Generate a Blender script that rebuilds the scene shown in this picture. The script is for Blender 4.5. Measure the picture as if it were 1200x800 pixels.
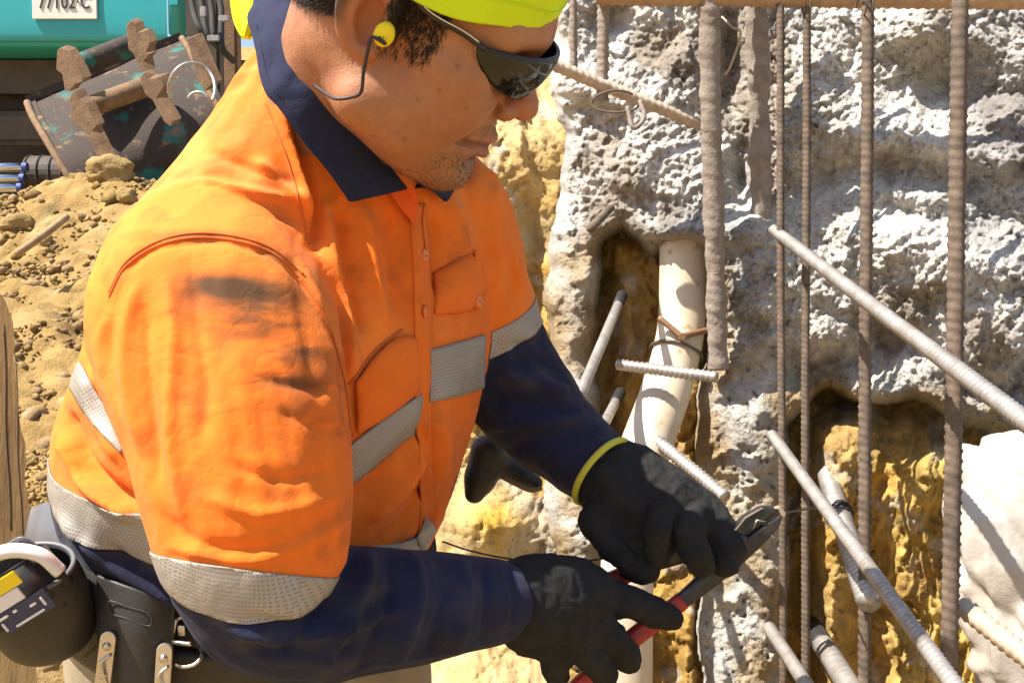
import bpy, bmesh, math, random
import numpy as np
from mathutils import Vector, Matrix
from mathutils.bvhtree import BVHTree

# ------------------------------------------------------------------ scene, camera, light
scene = bpy.context.scene
for o in list(bpy.data.objects):
    bpy.data.objects.remove(o)
COL = scene.collection
random.seed(7)
RNG = np.random.default_rng(7)

FPX = 1300.0                      # focal length in pixels of the 1200 px wide photograph
PITCH = math.radians(4.0)
CAM = np.array([0.0, 0.0, 1.35])
RIGHT = np.array([1.0, 0.0, 0.0])
FWD = np.array([0.0, math.cos(PITCH), -math.sin(PITCH)])
UP = np.array([0.0, math.sin(PITCH), math.cos(PITCH)])

cd = bpy.data.cameras.new('camera')
cam = bpy.data.objects.new('camera', cd)
COL.objects.link(cam)
cam.location = CAM
cam.rotation_euler = (math.pi / 2 - PITCH, 0, 0)
cd.sensor_width = 36.0
cd.lens = 36.0 * FPX / 1200.0
cd.clip_start = 0.02
cd.clip_end = 2000
scene.camera = cam

SUN = np.array([-0.50, -0.19, 0.84])
SUN /= np.linalg.norm(SUN)
world = bpy.data.worlds.new('World')
scene.world = world
world.use_nodes = True
wn = world.node_tree
sky = wn.nodes.new('ShaderNodeTexSky')
sky.sky_type = 'NISHITA'
sky.sun_disc = False
sky.sun_elevation = math.asin(SUN[2])
sky.sun_rotation = math.atan2(SUN[0], SUN[1])
sky.air_density = 1.0
sky.dust_density = 1.5
wn.links.new(sky.outputs[0], wn.nodes['Background'].inputs[0])
wn.nodes['Background'].inputs[1].default_value = 0.09
sl = bpy.data.lights.new('sun', 'SUN')
sl.energy = 5.0
sl.angle = math.radians(0.5)
sl.color = (1.0, 0.93, 0.82)
sun = bpy.data.objects.new('sun', sl)
COL.objects.link(sun)
sun.rotation_euler = Vector(SUN).to_track_quat('Z', 'Y').to_euler()
sun.location = (-3, -1, 5)
scene.view_settings.view_transform = 'Standard'
scene.view_settings.look = 'None'
scene.view_settings.exposure = 1.2
scene.view_settings.gamma = 1.0

# ------------------------------------------------------------------ small maths
def P(px, py, d):
    """world point that stands d metres in front of the camera at a photo position"""
    px = np.asarray(px, float); py = np.asarray(py, float); d = np.asarray(d, float)
    return (CAM + d[..., None] * FWD + ((px - 600) / FPX * d)[..., None] * RIGHT
            - ((py - 400) / FPX * d)[..., None] * UP)

def proj(v):
    q = np.asarray(v, float) - CAM
    d = q @ FWD
    return np.stack([600 + FPX * (q @ RIGHT) / d, 400 - FPX * (q @ UP) / d, d], -1)

def nrm(v):
    v = np.asarray(v, float)
    return v / (np.linalg.norm(v, axis=-1, keepdims=True) + 1e-12)

def sstep(a, b, x):
    t = np.clip((x - a) / (b - a), 0, 1)
    return t * t * (3 - 2 * t)

def _hash(ix, iy, iz, seed):
    h = (ix.astype(np.int64) * 374761393 + iy.astype(np.int64) * 668265263
         + iz.astype(np.int64) * 2147483647 + seed * 144269504) & 0xffffffff
    h = ((h ^ (h >> 13)) * 1274126177) & 0xffffffff
    h = (h ^ (h >> 16)) & 0xffffffff
    return h.astype(np.float64) / 4294967295.0

def vnoise(p, seed=0):
    """value noise, -1..1, points (N,3)"""
    i = np.floor(p).astype(np.int64); f = p - i
    u = f * f * f * (f * (f * 6 - 15) + 10)
    out = 0
    for dx in (0, 1):
        wx = u[:, 0] if dx else 1 - u[:, 0]
        for dy in (0, 1):
            wy = u[:, 1] if dy else 1 - u[:, 1]
            for dz in (0, 1):
                wz = u[:, 2] if dz else 1 - u[:, 2]
                out = out + wx * wy * wz * _hash(i[:, 0] + dx, i[:, 1] + dy, i[:, 2] + dz, seed)
    return out * 2 - 1

def fbm(p, oct=4, seed=0, gain=0.5, lac=2.03):
    a = 1.0; s = 0; t = 0
    for k in range(oct):
        s = s + a * vnoise(p, seed + k * 17); t += a
        p = p * lac + 3.1; a *= gain
    return s / t

def billow(p, oct=4, seed=0, gain=0.5):
    a = 1.0; s = 0; t = 0
    for k in range(oct):
        s = s + a * (1 - 2 * np.abs(vnoise(p, seed + k * 13))); t += a
        p = p * 2.07 + 1.7; a *= gain
    return s / t

def worley(p, seed=0):
    """F1 distance and cell value, points (N,3) (2-D in x,y of p, z fixed plane)"""
    i = np.floor(p).astype(np.int64)
    best = np.full(len(p), 9.0); val = np.zeros(len(p))
    z = np.zeros(len(p), np.int64)
    for dx in (-1, 0, 1):
        for dy in (-1, 0, 1):
            cx = i[:, 0] + dx; cy = i[:, 1] + dy
            fx = cx + _hash(cx, cy, z, seed); fy = cy + _hash(cx, cy, z, seed + 5)
            dd = np.hypot(p[:, 0] - fx, p[:, 1] - fy)
            m = dd < best
            best = np.where(m, dd, best); val = np.where(m, _hash(cx, cy, z, seed + 9), val)
    return best, val

def poly_sd(x, y, poly):
    """signed distance to a polygon, positive inside"""
    poly = np.asarray(poly, float); n = len(poly)
    d = np.full(x.shape, 1e9); ins = np.zeros(x.shape, bool)
    for k in range(n):
        ax, ay = poly[k]; bx, by = poly[(k + 1) % n]
        ex, ey = bx - ax, by - ay
        t = np.clip(((x - ax) * ex + (y - ay) * ey) / (ex * ex + ey * ey + 1e-9), 0, 1)
        d = np.minimum(d, np.hypot(x - ax - t * ex, y - ay - t * ey))
        c = ((ay > y) != (by > y)) & (x < (bx - ax) * (y - ay) / (by - ay + 1e-12) + ax)
        ins ^= c
    return np.where(ins, d, -d)

def line_dist(x, y, pts):
    """distance to a polyline and the position 0..1 along it"""
    pts = np.asarray(pts, float)
    seg = np.hypot(*(pts[1:] - pts[:-1]).T); tot = seg.sum(); acc = 0
    d = np.full(x.shape, 1e9); s = np.zeros(x.shape)
    for k in range(len(pts) - 1):
        ax, ay = pts[k]; ex, ey = pts[k + 1] - pts[k]
        t = np.clip(((x - ax) * ex + (y - ay) * ey) / (ex * ex + ey * ey + 1e-9), 0, 1)
        dd = np.hypot(x - ax - t * ex, y - ay - t * ey)
        m = dd < d
        d = np.where(m, dd, d); s = np.where(m, (acc + t * seg[k]) / tot, s)
        acc += seg[k]
    return d, s

def catmull(pts, n, closed=False):
    """resample rows of pts (any dimension) to n rows along a smooth curve"""
    pts = np.asarray(pts, float); m = len(pts)
    if closed:
        t = np.linspace(0, m, n, endpoint=False)
        get = lambda i: pts[np.mod(i, m)]
    else:
        t = np.linspace(0, m - 1, n)
        ext = np.vstack([2 * pts[0] - pts[1], pts, 2 * pts[-1] - pts[-2]])
        get = lambda i: ext[np.clip(i + 1, 0, m + 1)]
    i = np.floor(t).astype(int)
    if not closed:
        i = np.minimum(i, m - 2)
    f = (t - i)[:, None]
    p0, p1, p2, p3 = get(i - 1), get(i), get(i + 1), get(i + 2)
    return 0.5 * (2 * p1 + (p2 - p0) * f + (2 * p0 - 5 * p1 + 4 * p2 - p3) * f ** 2 + (3 * p1 - p0 - 3 * p2 + p3) * f ** 3)

# ------------------------------------------------------------------ objects
def mesh_np(name, v, faces, smooth=True):
    """faces: array (N,3)/(N,4), or a list of such arrays, or a list of tuples"""
    me = bpy.data.meshes.new(name)
    v = np.asarray(v, np.float32)
    if isinstance(faces, np.ndarray):
        faces = [faces]
    if len(faces) and not isinstance(faces[0], np.ndarray):
        me.from_pydata(v.tolist(), [], [tuple(int(i) for i in f) for f in faces])
    else:
        faces = [f for f in faces if len(f)]
        loops = np.concatenate([f.ravel() for f in faces]).astype(np.int32)
        tot = np.concatenate([np.full(len(f), f.shape[1], np.int32) for f in faces])
        start = np.concatenate([[0], np.cumsum(tot)[:-1]]).astype(np.int32)
        me.vertices.add(len(v)); me.vertices.foreach_set('co', v.ravel())
        me.loops.add(len(loops)); me.loops.foreach_set('vertex_index', loops)
        me.polygons.add(len(tot)); me.polygons.foreach_set('loop_start', start)
        me.polygons.foreach_set('loop_total', tot)
        me.update(calc_edges=True)
        me.validate()
    if smooth:
        me.polygons.foreach_set('use_smooth', np.ones(len(me.polygons), bool))
    return me

def wloc(o):
    l = np.zeros(3)
    while o is not None:
        l = l + np.array(o.location); o = o.parent
    return l

def obj(name, v, faces, mat, parent=None, smooth=True, base=None, col=None, uv=None, label=None, cat=None, group=None, kind=None):
    """v are world coordinates; the object's origin goes to `base` (or the parent's, or its own foot)"""
    v = np.asarray(v, float)
    if parent is not None:
        org = wloc(parent)
    else:
        org = np.array(base) if base is not None else np.array([v[:, 0].mean(), v[:, 1].mean(), v[:, 2].min()])
    me = mesh_np(name, v - org, faces, smooth)
    if col is not None:
        a = me.color_attributes.new('Col', 'FLOAT_COLOR', 'POINT')
        c = np.ones((len(me.vertices), 4), np.float32); c[:, :np.asarray(col).shape[1]] = col
        a.data.foreach_set('color', c.ravel())
    if uv is not None:
        l = me.uv_layers.new(name='UVMap')
        li = np.zeros(len(me.loops), np.int32); me.loops.foreach_get('vertex_index', li)
        l.data.foreach_set('uv', np.asarray(uv, np.float32)[li].ravel())
    for m in (mat if isinstance(mat, (list, tuple)) else [mat]):
        me.materials.append(m)
    o = bpy.data.objects.new(name, me)
    COL.objects.link(o)
    if parent is not None:
        o.parent = parent
    else:
        o.location = org
    tag(o, label, cat, group, kind)
    return o

def tag(o, label=None, cat=None, group=None, kind=None):
    if label: o['label'] = label
    if cat: o['category'] = cat
    if group: o['group'] = group
    if kind: o['kind'] = kind
    return o

def thing(name, loc, label, cat, group=None):
    o = bpy.data.objects.new(name, None)
    COL.objects.link(o)
    o.location = loc
    o.empty_display_size = 0.05
    return tag(o, label, cat, group)

def grid_faces(nu, nv, closed_u=False, closed_v=False):
    """index = j*nu + i"""
    i = np.arange(nu if closed_u else nu - 1); j = np.arange(nv if closed_v else nv - 1)
    I, J = np.meshgrid(i, j)
    I = I.ravel(); J = J.ravel(); I2 = (I + 1) % nu; J2 = (J + 1) % nv
    return np.stack([J * nu + I, J * nu + I2, J2 * nu + I2, J2 * nu + I], -1)

class MB:
    """collects shapes into one mesh"""
    def __init__(s): s.v = []; s.f = []; s.n = 0
    def add(s, v, f):
        v = np.asarray(v, float)
        s.v.append(v); s.f += [tuple(int(a) + s.n for a in q) for q in f]; s.n += len(v)
        return s
    def box(s, c, size, R=None, bevel=0.0):
        bm = bmesh.new(); bmesh.ops.create_cube(bm, size=1)
        for q in bm.verts: q.co = Vector([q.co[k] * size[k] for k in range(3)])
        if bevel:
            bmesh.ops.bevel(bm, geom=bm.edges[:], offset=bevel, segments=2, affect='EDGES')
        v = np.array([q.co[:] for q in bm.verts]); f = [[q.index for q in p.verts] for p in bm.faces]
        bm.free()
        if R is not None: v = v @ np.asarray(R).T
        return s.add(v + np.asarray(c), f)
    def tube(s, pts, r, n=10, cap=True):
        pts = np.asarray(pts, float); m = len(pts)
        r = np.full(m, r) if np.isscalar(r) else np.asarray(r)
        V, fr = tube_rings(pts, r, n)
        f = [tuple(q) for q in grid_faces(n, m, True)]
        if cap: f += [tuple(range(n))[::-1], tuple(range((m - 1) * n, m * n))]
        return s.add(V.reshape(-1, 3), f)
    def prism(s, poly, th, O, X, Y):
        """polygon in the (X,Y) plane at O, thickness th along X x Y"""
        X = nrm(X); Y = nrm(Y); Z = np.cross(X, Y); n = len(poly)
        a = np.array([O + X * p[0] + Y * p[1] + Z * th / 2 for p in poly])
        b = a - Z * th
        f = [tuple(range(n)), tuple(range(n, 2 * n))[::-1]] + [(k, k + n, (k + 1) % n + n, (k + 1) % n) for k in range(n)]
        return s.add(np.vstack([a, b]), f)
    def build(s, name, mat, parent=None, smooth=False, bevel=0, **k):
        o = obj(name, np.vstack(s.v), s.f, mat, parent, smooth=smooth, **k)
        if bevel:
            b = o.modifiers.new('edge', 'BEVEL'); b.width = bevel; b.segments = 2; b.limit_method = 'ANGLE'
        return o

def tube_rings(pts, r, n):
    T = nrm(np.gradient(pts, axis=0))
    ref = np.array([0.31, 0.2, 0.93])
    if abs(T[0] @ ref) > 0.9: ref = np.array([1.0, 0.1, 0])
    A = nrm(np.cross(T[0], ref)); fr = []
    for k in range(len(pts)):
        A = nrm(A - (A @ T[k]) * T[k]); fr.append((A, np.cross(T[k], A)))
    th = np.linspace(0, 2 * math.pi, n, endpoint=False)
    V = np.stack([pts[k] + r[k] * (np.cos(th)[:, None] * fr[k][0] + np.sin(th)[:, None] * fr[k][1]) for k in range(len(pts))])
    return V, fr

# ------------------------------------------------------------------ materials
def mat(name, color, rough=0.7, metal=0.0, col_attr=False, var=0.0, vscale=8.0, dark=None, bump=0.0, bscale=60.0,
        bumpd=0.002, sss=0.0, sssr=(1, .35, .2), spots=None, sheen=0.0, coat=0.0, stretch=None, spec=0.5, uvdots=None, weave=0.0, crease=0.0):
    m = bpy.data.materials.new(name); m.use_nodes = True
    nt = m.node_tree; b = nt.nodes['Principled BSDF']; N = nt.nodes.new; L = nt.links.new
    b.inputs['Roughness'].default_value = rough; b.inputs['Metallic'].default_value = metal
    b.inputs['Specular IOR Level'].default_value = spec
    if sheen: b.inputs['Sheen Weight'].default_value = sheen
    if coat: b.inputs['Coat Weight'].default_value = coat; b.inputs['Coat Roughness'].default_value = 0.08
    if sss:
        b.inputs['Subsurface Weight'].default_value = sss
        b.inputs['Subsurface Radius'].default_value = sssr; b.inputs['Subsurface Scale'].default_value = 0.004
    tc = N('ShaderNodeTexCoord'); src = tc.outputs['Object']
    if stretch:
        mp = N('ShaderNodeMapping'); mp.inputs['Scale'].default_value = stretch; L(src, mp.inputs[0]); src = mp.outputs[0]
    if col_attr:
        at = N('ShaderNodeVertexColor'); at.layer_name = 'Col'; cur = at.outputs[0]
    else:
        rgb = N('ShaderNodeRGB'); rgb.outputs[0].default_value = (*color, 1); cur = rgb.outputs[0]
    def noise(scale, detail=6, rough=.6):
        n = N('ShaderNodeTexNoise'); n.inputs['Scale'].default_value = scale
        n.inputs['Detail'].default_value = detail; n.inputs['Roughness'].default_value = rough
        L(src, n.inputs['Vector']); return n
    def mix(fac, a, c, mode='MIX'):
        x = N('ShaderNodeMix'); x.data_type = 'RGBA'; x.blend_type = mode
        if isinstance(fac, float): x.inputs[0].default_value = fac
        else: L(fac, x.inputs[0])
        L(a, x.inputs[6])
        if isinstance(c, tuple): x.inputs[7].default_value = (*c, 1)
        else: L(c, x.inputs[7])
        return x.outputs[2]
    def ramp(s, a, c):
        r = N('ShaderNodeMapRange'); r.inputs[1].default_value = a; r.inputs[2].default_value = c
        r.clamp = True; L(s, r.inputs[0]); return r.outputs[0]
    if var:
        n = noise(vscale); f = ramp(n.outputs[0], 0.35, 0.7)
        dk = dark if dark else tuple(c * (1 - var) for c in color)
        if col_attr and not dark:
            r = N('ShaderNodeMapRange'); r.inputs[3].default_value = 1 - var; r.inputs[4].default_value = 1 + var * .5
            L(n.outputs[0], r.inputs[0]); r.inputs[1].default_value = .3; r.inputs[2].default_value = .7
            cur = mix(1.0, cur, r.outputs[0], 'MULTIPLY')
        else:
            mu = N('ShaderNodeMath'); mu.operation = 'MULTIPLY'; mu.inputs[1].default_value = var if dark else 1.0
            L(f, mu.inputs[0]); cur = mix(mu.outputs[0], cur, dk)
    if spots:                                     # (scale, threshold, colour, amount)
        for sc, lo, hi, c in spots:
            n = noise(sc, 4, .55); cur = mix(ramp(n.outputs[0], lo, hi), cur, c)
    height = None
    if uvdots:                                    # perforated tape: rows of small dark holes
        uvn = N('ShaderNodeUVMap'); uvn.uv_map = 'UVMap'
        sp = N('ShaderNodeSeparateXYZ'); L(uvn.outputs[0], sp.inputs[0])
        def M(op, a, c=None):
            x = N('ShaderNodeMath'); x.operation = op
            for k, q in enumerate((a, c)):
                if q is None: continue
                if isinstance(q, (int, float)): x.inputs[k].default_value = q
                else: L(q, x.inputs[k])
            return x.outputs[0]
        U = M('MULTIPLY', sp.outputs[0], 1 / uvdots); V = M('MULTIPLY', sp.outputs[1], 1 / uvdots)
        V2 = M('FLOOR', V); U = M('ADD', U, M('MULTIPLY', M('MODULO', V2, 2.0), .5))
        fu = M('SUBTRACT', M('FRACT', U), .5); fv = M('SUBTRACT', M('FRACT', V), .5)
        rr = M('SQRT', M('ADD', M('MULTIPLY', fu, fu), M('MULTIPLY', fv, fv)))
        k = ramp(rr, .30, .2)
        cur = mix(k, cur, (.24, .22, .20)); height = M('MULTIPLY', k, -1.0)
    L(cur, b.inputs['Base Color'])
    hs = []
    if bump:
        hs.append((noise(bscale, 8, .65).outputs[0], bump, bumpd))
    if weave:
        hs.append((noise(1900, 2, .5).outputs[0], weave, .0006))
    if crease:                                    # crisp random creases in cloth
        for sc, dd in ((17, .010), (43, .0045)):
            n = noise(sc, 2, .5); n.inputs['Distortion'].default_value = .6
            a = N('ShaderNodeMath'); a.operation = 'SUBTRACT'; L(n.outputs[0], a.inputs[0]); a.inputs[1].default_value = .5
            c = N('ShaderNodeMath'); c.operation = 'ABSOLUTE'; L(a.outputs[0], c.inputs[0])
            p = N('ShaderNodeMath'); p.operation = 'POWER'; L(c.outputs[0], p.inputs[0]); p.inputs[1].default_value = .7
            hs.append((p.outputs[0], crease, dd))
    if height is not None: hs.append((height, .5, .0006))
    prev = None
    for h, s, dd in hs:
        bp = N('ShaderNodeBump'); bp.inputs['Strength'].default_value = s; bp.inputs['Distance'].default_value = dd
        L(h, bp.inputs['Height'])
        if prev: L(prev, bp.inputs['Normal'])
        prev = bp.outputs[0]
    if prev: L(prev, b.inputs['Normal'])
    return m

M = {}
M['concrete'] = mat('concrete', (.4, .4, .4), .92, col_attr=True, var=.3, vscale=45, bump=1.0, bscale=230, bumpd=.007, spec=.12, spots=[(170, .63, .72, (.12, .105, .09))])
M['clay'] = mat('clay', (.4, .3, .15), .95, col_attr=True, var=.35, vscale=26, bump=1.0, bscale=150, bumpd=.006, spec=.08, spots=[(60, .62, .78, (.2, .1, .04))])
M['soil'] = mat('soil', (.42, .30, .15), .95, col_attr=True, var=.3, vscale=14, bump=1.0, bscale=110, bumpd=.008, spec=.08)
M['rust'] = mat('rusty_steel', (.08, .058, .044), .85, .05, var=.9, vscale=55, dark=(.19, .14, .10), bump=.6, bscale=400, bumpd=.001)
M['dusty_bar'] = mat('dusty_steel', (.30, .26, .22), .85, .1, var=.8, vscale=60, dark=(.17, .12, .09), bump=.8, bscale=220, bumpd=.002)
M['galv'] = mat('galvanised_steel', (.44, .42, .40), .45, .5, var=.8, vscale=55, dark=(.25, .21, .175), bump=.5, bscale=500, bumpd=.0006)
M['darktape'] = mat('black_rubber', (.02, .02, .022), .6)
M['pvc'] = mat('pvc_pipe', (.62, .55, .44), .5, var=.6, vscale=16, dark=(.44, .32, .18), spots=[(45, .6, .72, (.36, .25, .13))], bump=.2, bscale=80, bumpd=.001)
# ------------------------------------------------------------------ broken concrete wall and clay bank
D0 = 1.55
def wall_grid(x0, x1, y0, y1, step):
    gx = np.arange(x0, x1, step); gy = np.arange(y0, y1, step)
    X, Y = np.meshgrid(gx, gy)
    return X.ravel(), Y.ravel(), len(gx), len(gy)

def gauss(x, y, cx, cy, rx, ry=None, a=0):
    ry = ry or rx; c, s = math.cos(a), math.sin(a)
    u = (x - cx) * c + (y - cy) * s; w = -(x - cx) * s + (y - cy) * c
    return np.exp(-(u / rx) ** 2 - (w / ry) ** 2)

CONC = [(652, -260), (1520, -260), (1520, 520), (1200, 512), (1130, 500), (1060, 468), (1000, 452), (955, 462), (922, 500), (916, 560),
        (918, 960), (838, 960), (826, 800), (832, 700), (836, 620), (818, 540), (820, 470), (832, 410), (832, 305), (800, 283), (770, 292),
        (735, 268), (712, 290), (702, 340), (690, 420), (706, 520), (712, 640), (708, 760), (712, 960), (652, 960), (650, 700), (645, 560),
        (655, 430), (642, 330), (650, 240), (668, 160), (650, 90)]
SMOOTH = [[(826, 430), (905, 400), (925, 470), (922, 970), (826, 970)], [(650, 300), (700, 280), (712, 420), (716, 970), (648, 970)]]

def build_wall():
    x, y, nu, nv = wall_grid(600, 1430, -150, 900, 1.7)
    q = np.stack([x / FPX * D0, y / FPX * D0, np.zeros_like(x)], -1)
    warp = np.stack([fbm(q * 9, 3, 3), fbm(q * 9, 3, 8), 0 * x], -1)
    sd = poly_sd(x + 16 * fbm(q * 14, 4, 21), y + 16 * fbm(q * 14, 4, 22), CONC)
    sm = np.zeros_like(x)
    for p in SMOOTH: sm = np.maximum(sm, sstep(-18, 14, poly_sd(x, y, p)))
    rough = 1 - .72 * sm
    qw = q + warp * .05
    big = billow(qw * 6, 2, 5) * .020 + fbm(qw * 3.2, 2, 44) * .03
    def lumps(sc, seed, cut):
        w, c = worley(q * sc + warp * (.02 * sc), seed)
        return np.clip(1 - (w / .78) ** 1.5, 0, 1) * (c > cut) * (.35 + .65 * c), w, c
    l1, w1, c1 = lumps(26, 3, .25); l2, w2, c2 = lumps(58, 4, .3); l3, _, _ = lumps(118, 6, .35)
    g1 = sstep(-.25, .3, fbm(q * 9, 3, 70)); g2 = sstep(-.35, .2, fbm(q * 14, 3, 73))
    chunk = l1 * .017 * (.35 + .65 * g1)
    crumb = l2 * .0105 * (.3 + .7 * g2) + l3 * .0055
    fine = fbm(q * 170, 4, 31, .65) * .0065
    cut = np.round(fbm(qw * 16, 2, 36) * 3.5) / 3.5 * .008           # broken steps
    rel = big * rough + (chunk + crumb + cut) * rough + fine * (1 - .45 * sm)
    w3, c3 = worley(q * 95 + warp * 3, 12)
    rel -= sm * (c3 > .90) * sstep(.42, .12, w3) * .004
    w4, c4 = worley(q * 40 + 3 + warp * 3, 15)
    rel -= sm * (c4 > .90) * sstep(.36 + .2 * fbm(q * 120, 2, 39), .10, w4) * .007
    rel += sm * sstep(.1, .5, fbm(q * 24, 3, 38)) * .012
    d = 1.525 - rel
    # large hollows (+) and humps (-)
    for cx, cy, rx, ry, a, h in [(1120, 105, 95, 40, .25, .075), (858, 70, 16, 60, 0, .06), (868, 205, 14, 40, 0, .05), (1090, 205, 110, 22, .12, .05),
                                 (1180, 255, 60, 26, .3, .05), (965, 215, 45, 20, -.4, .035), (960, 268, 40, 26, .5, .03), (985, 430, 80, 30, -.2, .07),
                                 (1090, 300, 90, 38, .2, -.045), (1010, 150, 55, 32, .35, -.035), (1075, 40, 45, 28, 0, -.045), (950, 110, 30, 70, .2, -.025),
                                 (1180, 390, 60, 50, 0, -.045), (1175, 130, 40, 22, 0, -.03), (890, 330, 40, 60, 0, -.03), (760, 200, 60, 50, .3, -.035),
                                 (700, 110, 50, 16, .5, -.03), (745, 60, 60, 40, .2, .03), (720, 25, 20, 20, 0, .04), (1040, 395, 45, 16, .3, .045),
                                 (1150, 455, 60, 14, .1, .03), (930, 390, 30, 50, 0, .03), (870, 270, 30, 20, 0, -.04), (780, 272, 60, 14, 0, -.035),
                                 (1060, 250, 60, 14, .2, .03)]:
        d += h * gauss(x, y, cx, cy, rx, ry, a)
    d -= (x - 870) * .00036 + (y - 400) * .00017          # the face is turned a little and leans back
    edge = np.clip(sd / 26, 0, 1)
    d += .055 * (1 - np.sqrt(np.clip(1 - (1 - edge) ** 2, 0, 1))) * sstep(-260, -120, y) 
    d += np.clip(-sd, 0, 40) * .012
    V = P(x, y, d)
    F = grid_faces(nu, nv)
    keep = sd[F].min(1) > -7
    F = F[keep][:, ::-1]
    # colour: pale cement, grey mortar, brown staining, white-ish cut face
    n1 = fbm(q * 13, 4, 51); n2 = fbm(q * 34, 3, 52); n3 = fbm(q * 5, 3, 55)
    col = np.array([.62, .60, .56])[None] * (1 + .25 * n2[:, None])
    br = (sstep(.08, .42, n1) * .7)[:, None]
    col = col * (1 - br) + np.array([.25, .19, .13]) * br
    gy_ = (sstep(.1, .4, n3) * .5)[:, None]
    col = col * (1 - gy_) + np.array([.25, .25, .27]) * gy_
    tan = (sm * sstep(-.05, .35, fbm(q * 20, 3, 60)) * .75)[:, None]
    col = col * (1 - .5 * sm[:, None]) + np.array([.47, .45, .41]) * .5 * sm[:, None]
    col = col * (1 - tan) + np.array([.40, .30, .17]) * tan
    agg = (sm * (c3 > .90) * sstep(.36, .2, w3) * .7)[:, None]
    col = col * (1 - agg) + np.array([.10, .09, .085]) * agg
    stain = (sstep(40, 5, sd) * sstep(250, 330, y) * sstep(-.2, .3, n1) * .6)[:, None]
    col = col * (1 - stain) + np.array([.38, .25, .09]) * stain
    used = np.unique(F); mp = -np.ones(len(V), int); mp[used] = np.arange(len(used))
    obj('concrete_wall', V[used], mp[F], M['concrete'], col=col[used], cat='wall',
        label='jackhammered grey concrete wall with rough broken face behind the steel bars')
    # ---- clay
    x, y, nu, nv = wall_grid(380, 1500, -240, 1060, 2.4)
    q = np.stack([x / FPX * 1.7, y / FPX * 1.7, np.zeros_like(x)], -1)
    warp = np.stack([fbm(q * 8, 3, 103), fbm(q * 8, 3, 108), 0 * x], -1)
    qw = q + warp * .06
    vert = q * np.array([30, 5, 1]) + warp * np.array([1.5, 1.5, 0])
    w1, c1 = worley(qw * 20, 7); w2, c2 = worley(q * 55 + warp, 9)
    left = sstep(690, 640, x)
    stre = billow(vert, 3, 61)
    rel = fbm(qw * 4, 3, 71) * .04 + stre * .016 * (1 - .2 * left) + (1 - w1) * .012 + c1 * .012 + ((1 - w2) * .006 + c2 * .004) + fbm(q * 130, 3, 77) * .004
    d = 1.70 - rel
    d += (1 - left) * .01
    pit = sstep(10, 70, poly_sd(x, y, [(915, 440), (1060, 430), (1060, 560), (1035, 700), (1030, 1000), (915, 1000)]))
    d += -.115 * pit + .10 * gauss(x, y, 985, 474, 50, 26)
    hole = sstep(-10, 30, poly_sd(x, y, [(705, 270), (830, 270), (835, 1000), (705, 1000)]))
    d -= .075 * hole
    yel = sstep(-55, 45, poly_sd(x, y, [(1046, 570), (1075, 535), (1150, 540), (1190, 1000), (1056, 1000), (1038, 700)]) + 34 * fbm(q * 12, 4, 98))
    d -= .07 * yel + yel * (stre * .018 + billow(q * np.array([55, 9, 1]) + warp * 2, 2, 64) * .008) + pit * fbm(q * 75, 3, 66) * .010
    d -= .05 * gauss(x, y, 1050, 545, 60, 60)
    d += .07 * gauss(x, y, 620, 340, 22, 110) + .05 * gauss(x, y, 600, 470, 20, 60)
    d -= .06 * gauss(x, y, 620, 160, 60, 50)
    top = sstep(240, 60, y) * left
    d += .10 * top
    d -= (x - 870) * .0003 * (x > 640) + (640 - 870) * .0003 * (x <= 640) + (y - 400) * .00012
    # foot of the bank swells out towards the trench
    foot = sstep(560, 1040, y) * sstep(760, 660, x)
    d -= .55 * foot ** 1.3 + .1 * gauss(x, y, 570, 610, 70, 40)
    d += sstep(560, 400, x) * .5
    V = P(x, y, d)
    F = grid_faces(nu, nv)[:, ::-1]
    n1 = fbm(q * 11, 4, 81); n2 = fbm(q * 30, 3, 82); n3 = fbm(vert * .8, 3, 83)
    ochre = np.array([.50, .31, .085]); pale = np.array([.54, .42, .22]); brown = np.array([.19, .115, .055]); white = np.array([.55, .50, .42])
    col = np.repeat(ochre[None], len(x), 0)
    def mixin(c, k):
        nonlocal col
        k = np.clip(k, 0, 1)[:, None]; col = col * (1 - k) + c * k
    mixin(pale, sstep(-.2, .3, n1) * .8 * np.maximum(left, .35))
    mixin(brown, sstep(.05, .4, n3) * .6)
    mixin(pale, sstep(300, 130, y) * left * .8)
    mixin(brown, pit * sstep(-.1, .35, n2) * .5)
    mixin(np.array([.52, .37, .15]), pit * sstep(.0, .35, fbm(q * 18, 3, 97)) * .7)
    mixin(np.array([.42, .25, .09]), sstep(700, 730, x) * sstep(.0, .3, n1) * .6)
    mixin(np.array([.58, .41, .13]), yel * sstep(-.3, .2, n1))
    mixin(white, sstep(.22, .45, n2) * .55)
    mixin(pale, sstep(560, 620, y) * left * .7)
    mixin(np.array([.40, .38, .36]), sstep(.1, .4, fbm(q * 6, 2, 95)) * left * sstep(500, 580, y) * .6)
    mixin(np.array([.60, .38, .05]), gauss(x, y, 585, 610, 40, 20) * sstep(-.2, .3, n1))
    obj('clay_bank', V, F, M['clay'], col=col, kind='structure', label='ochre clay bank cut behind and beside the concrete')

build_wall()

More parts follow.
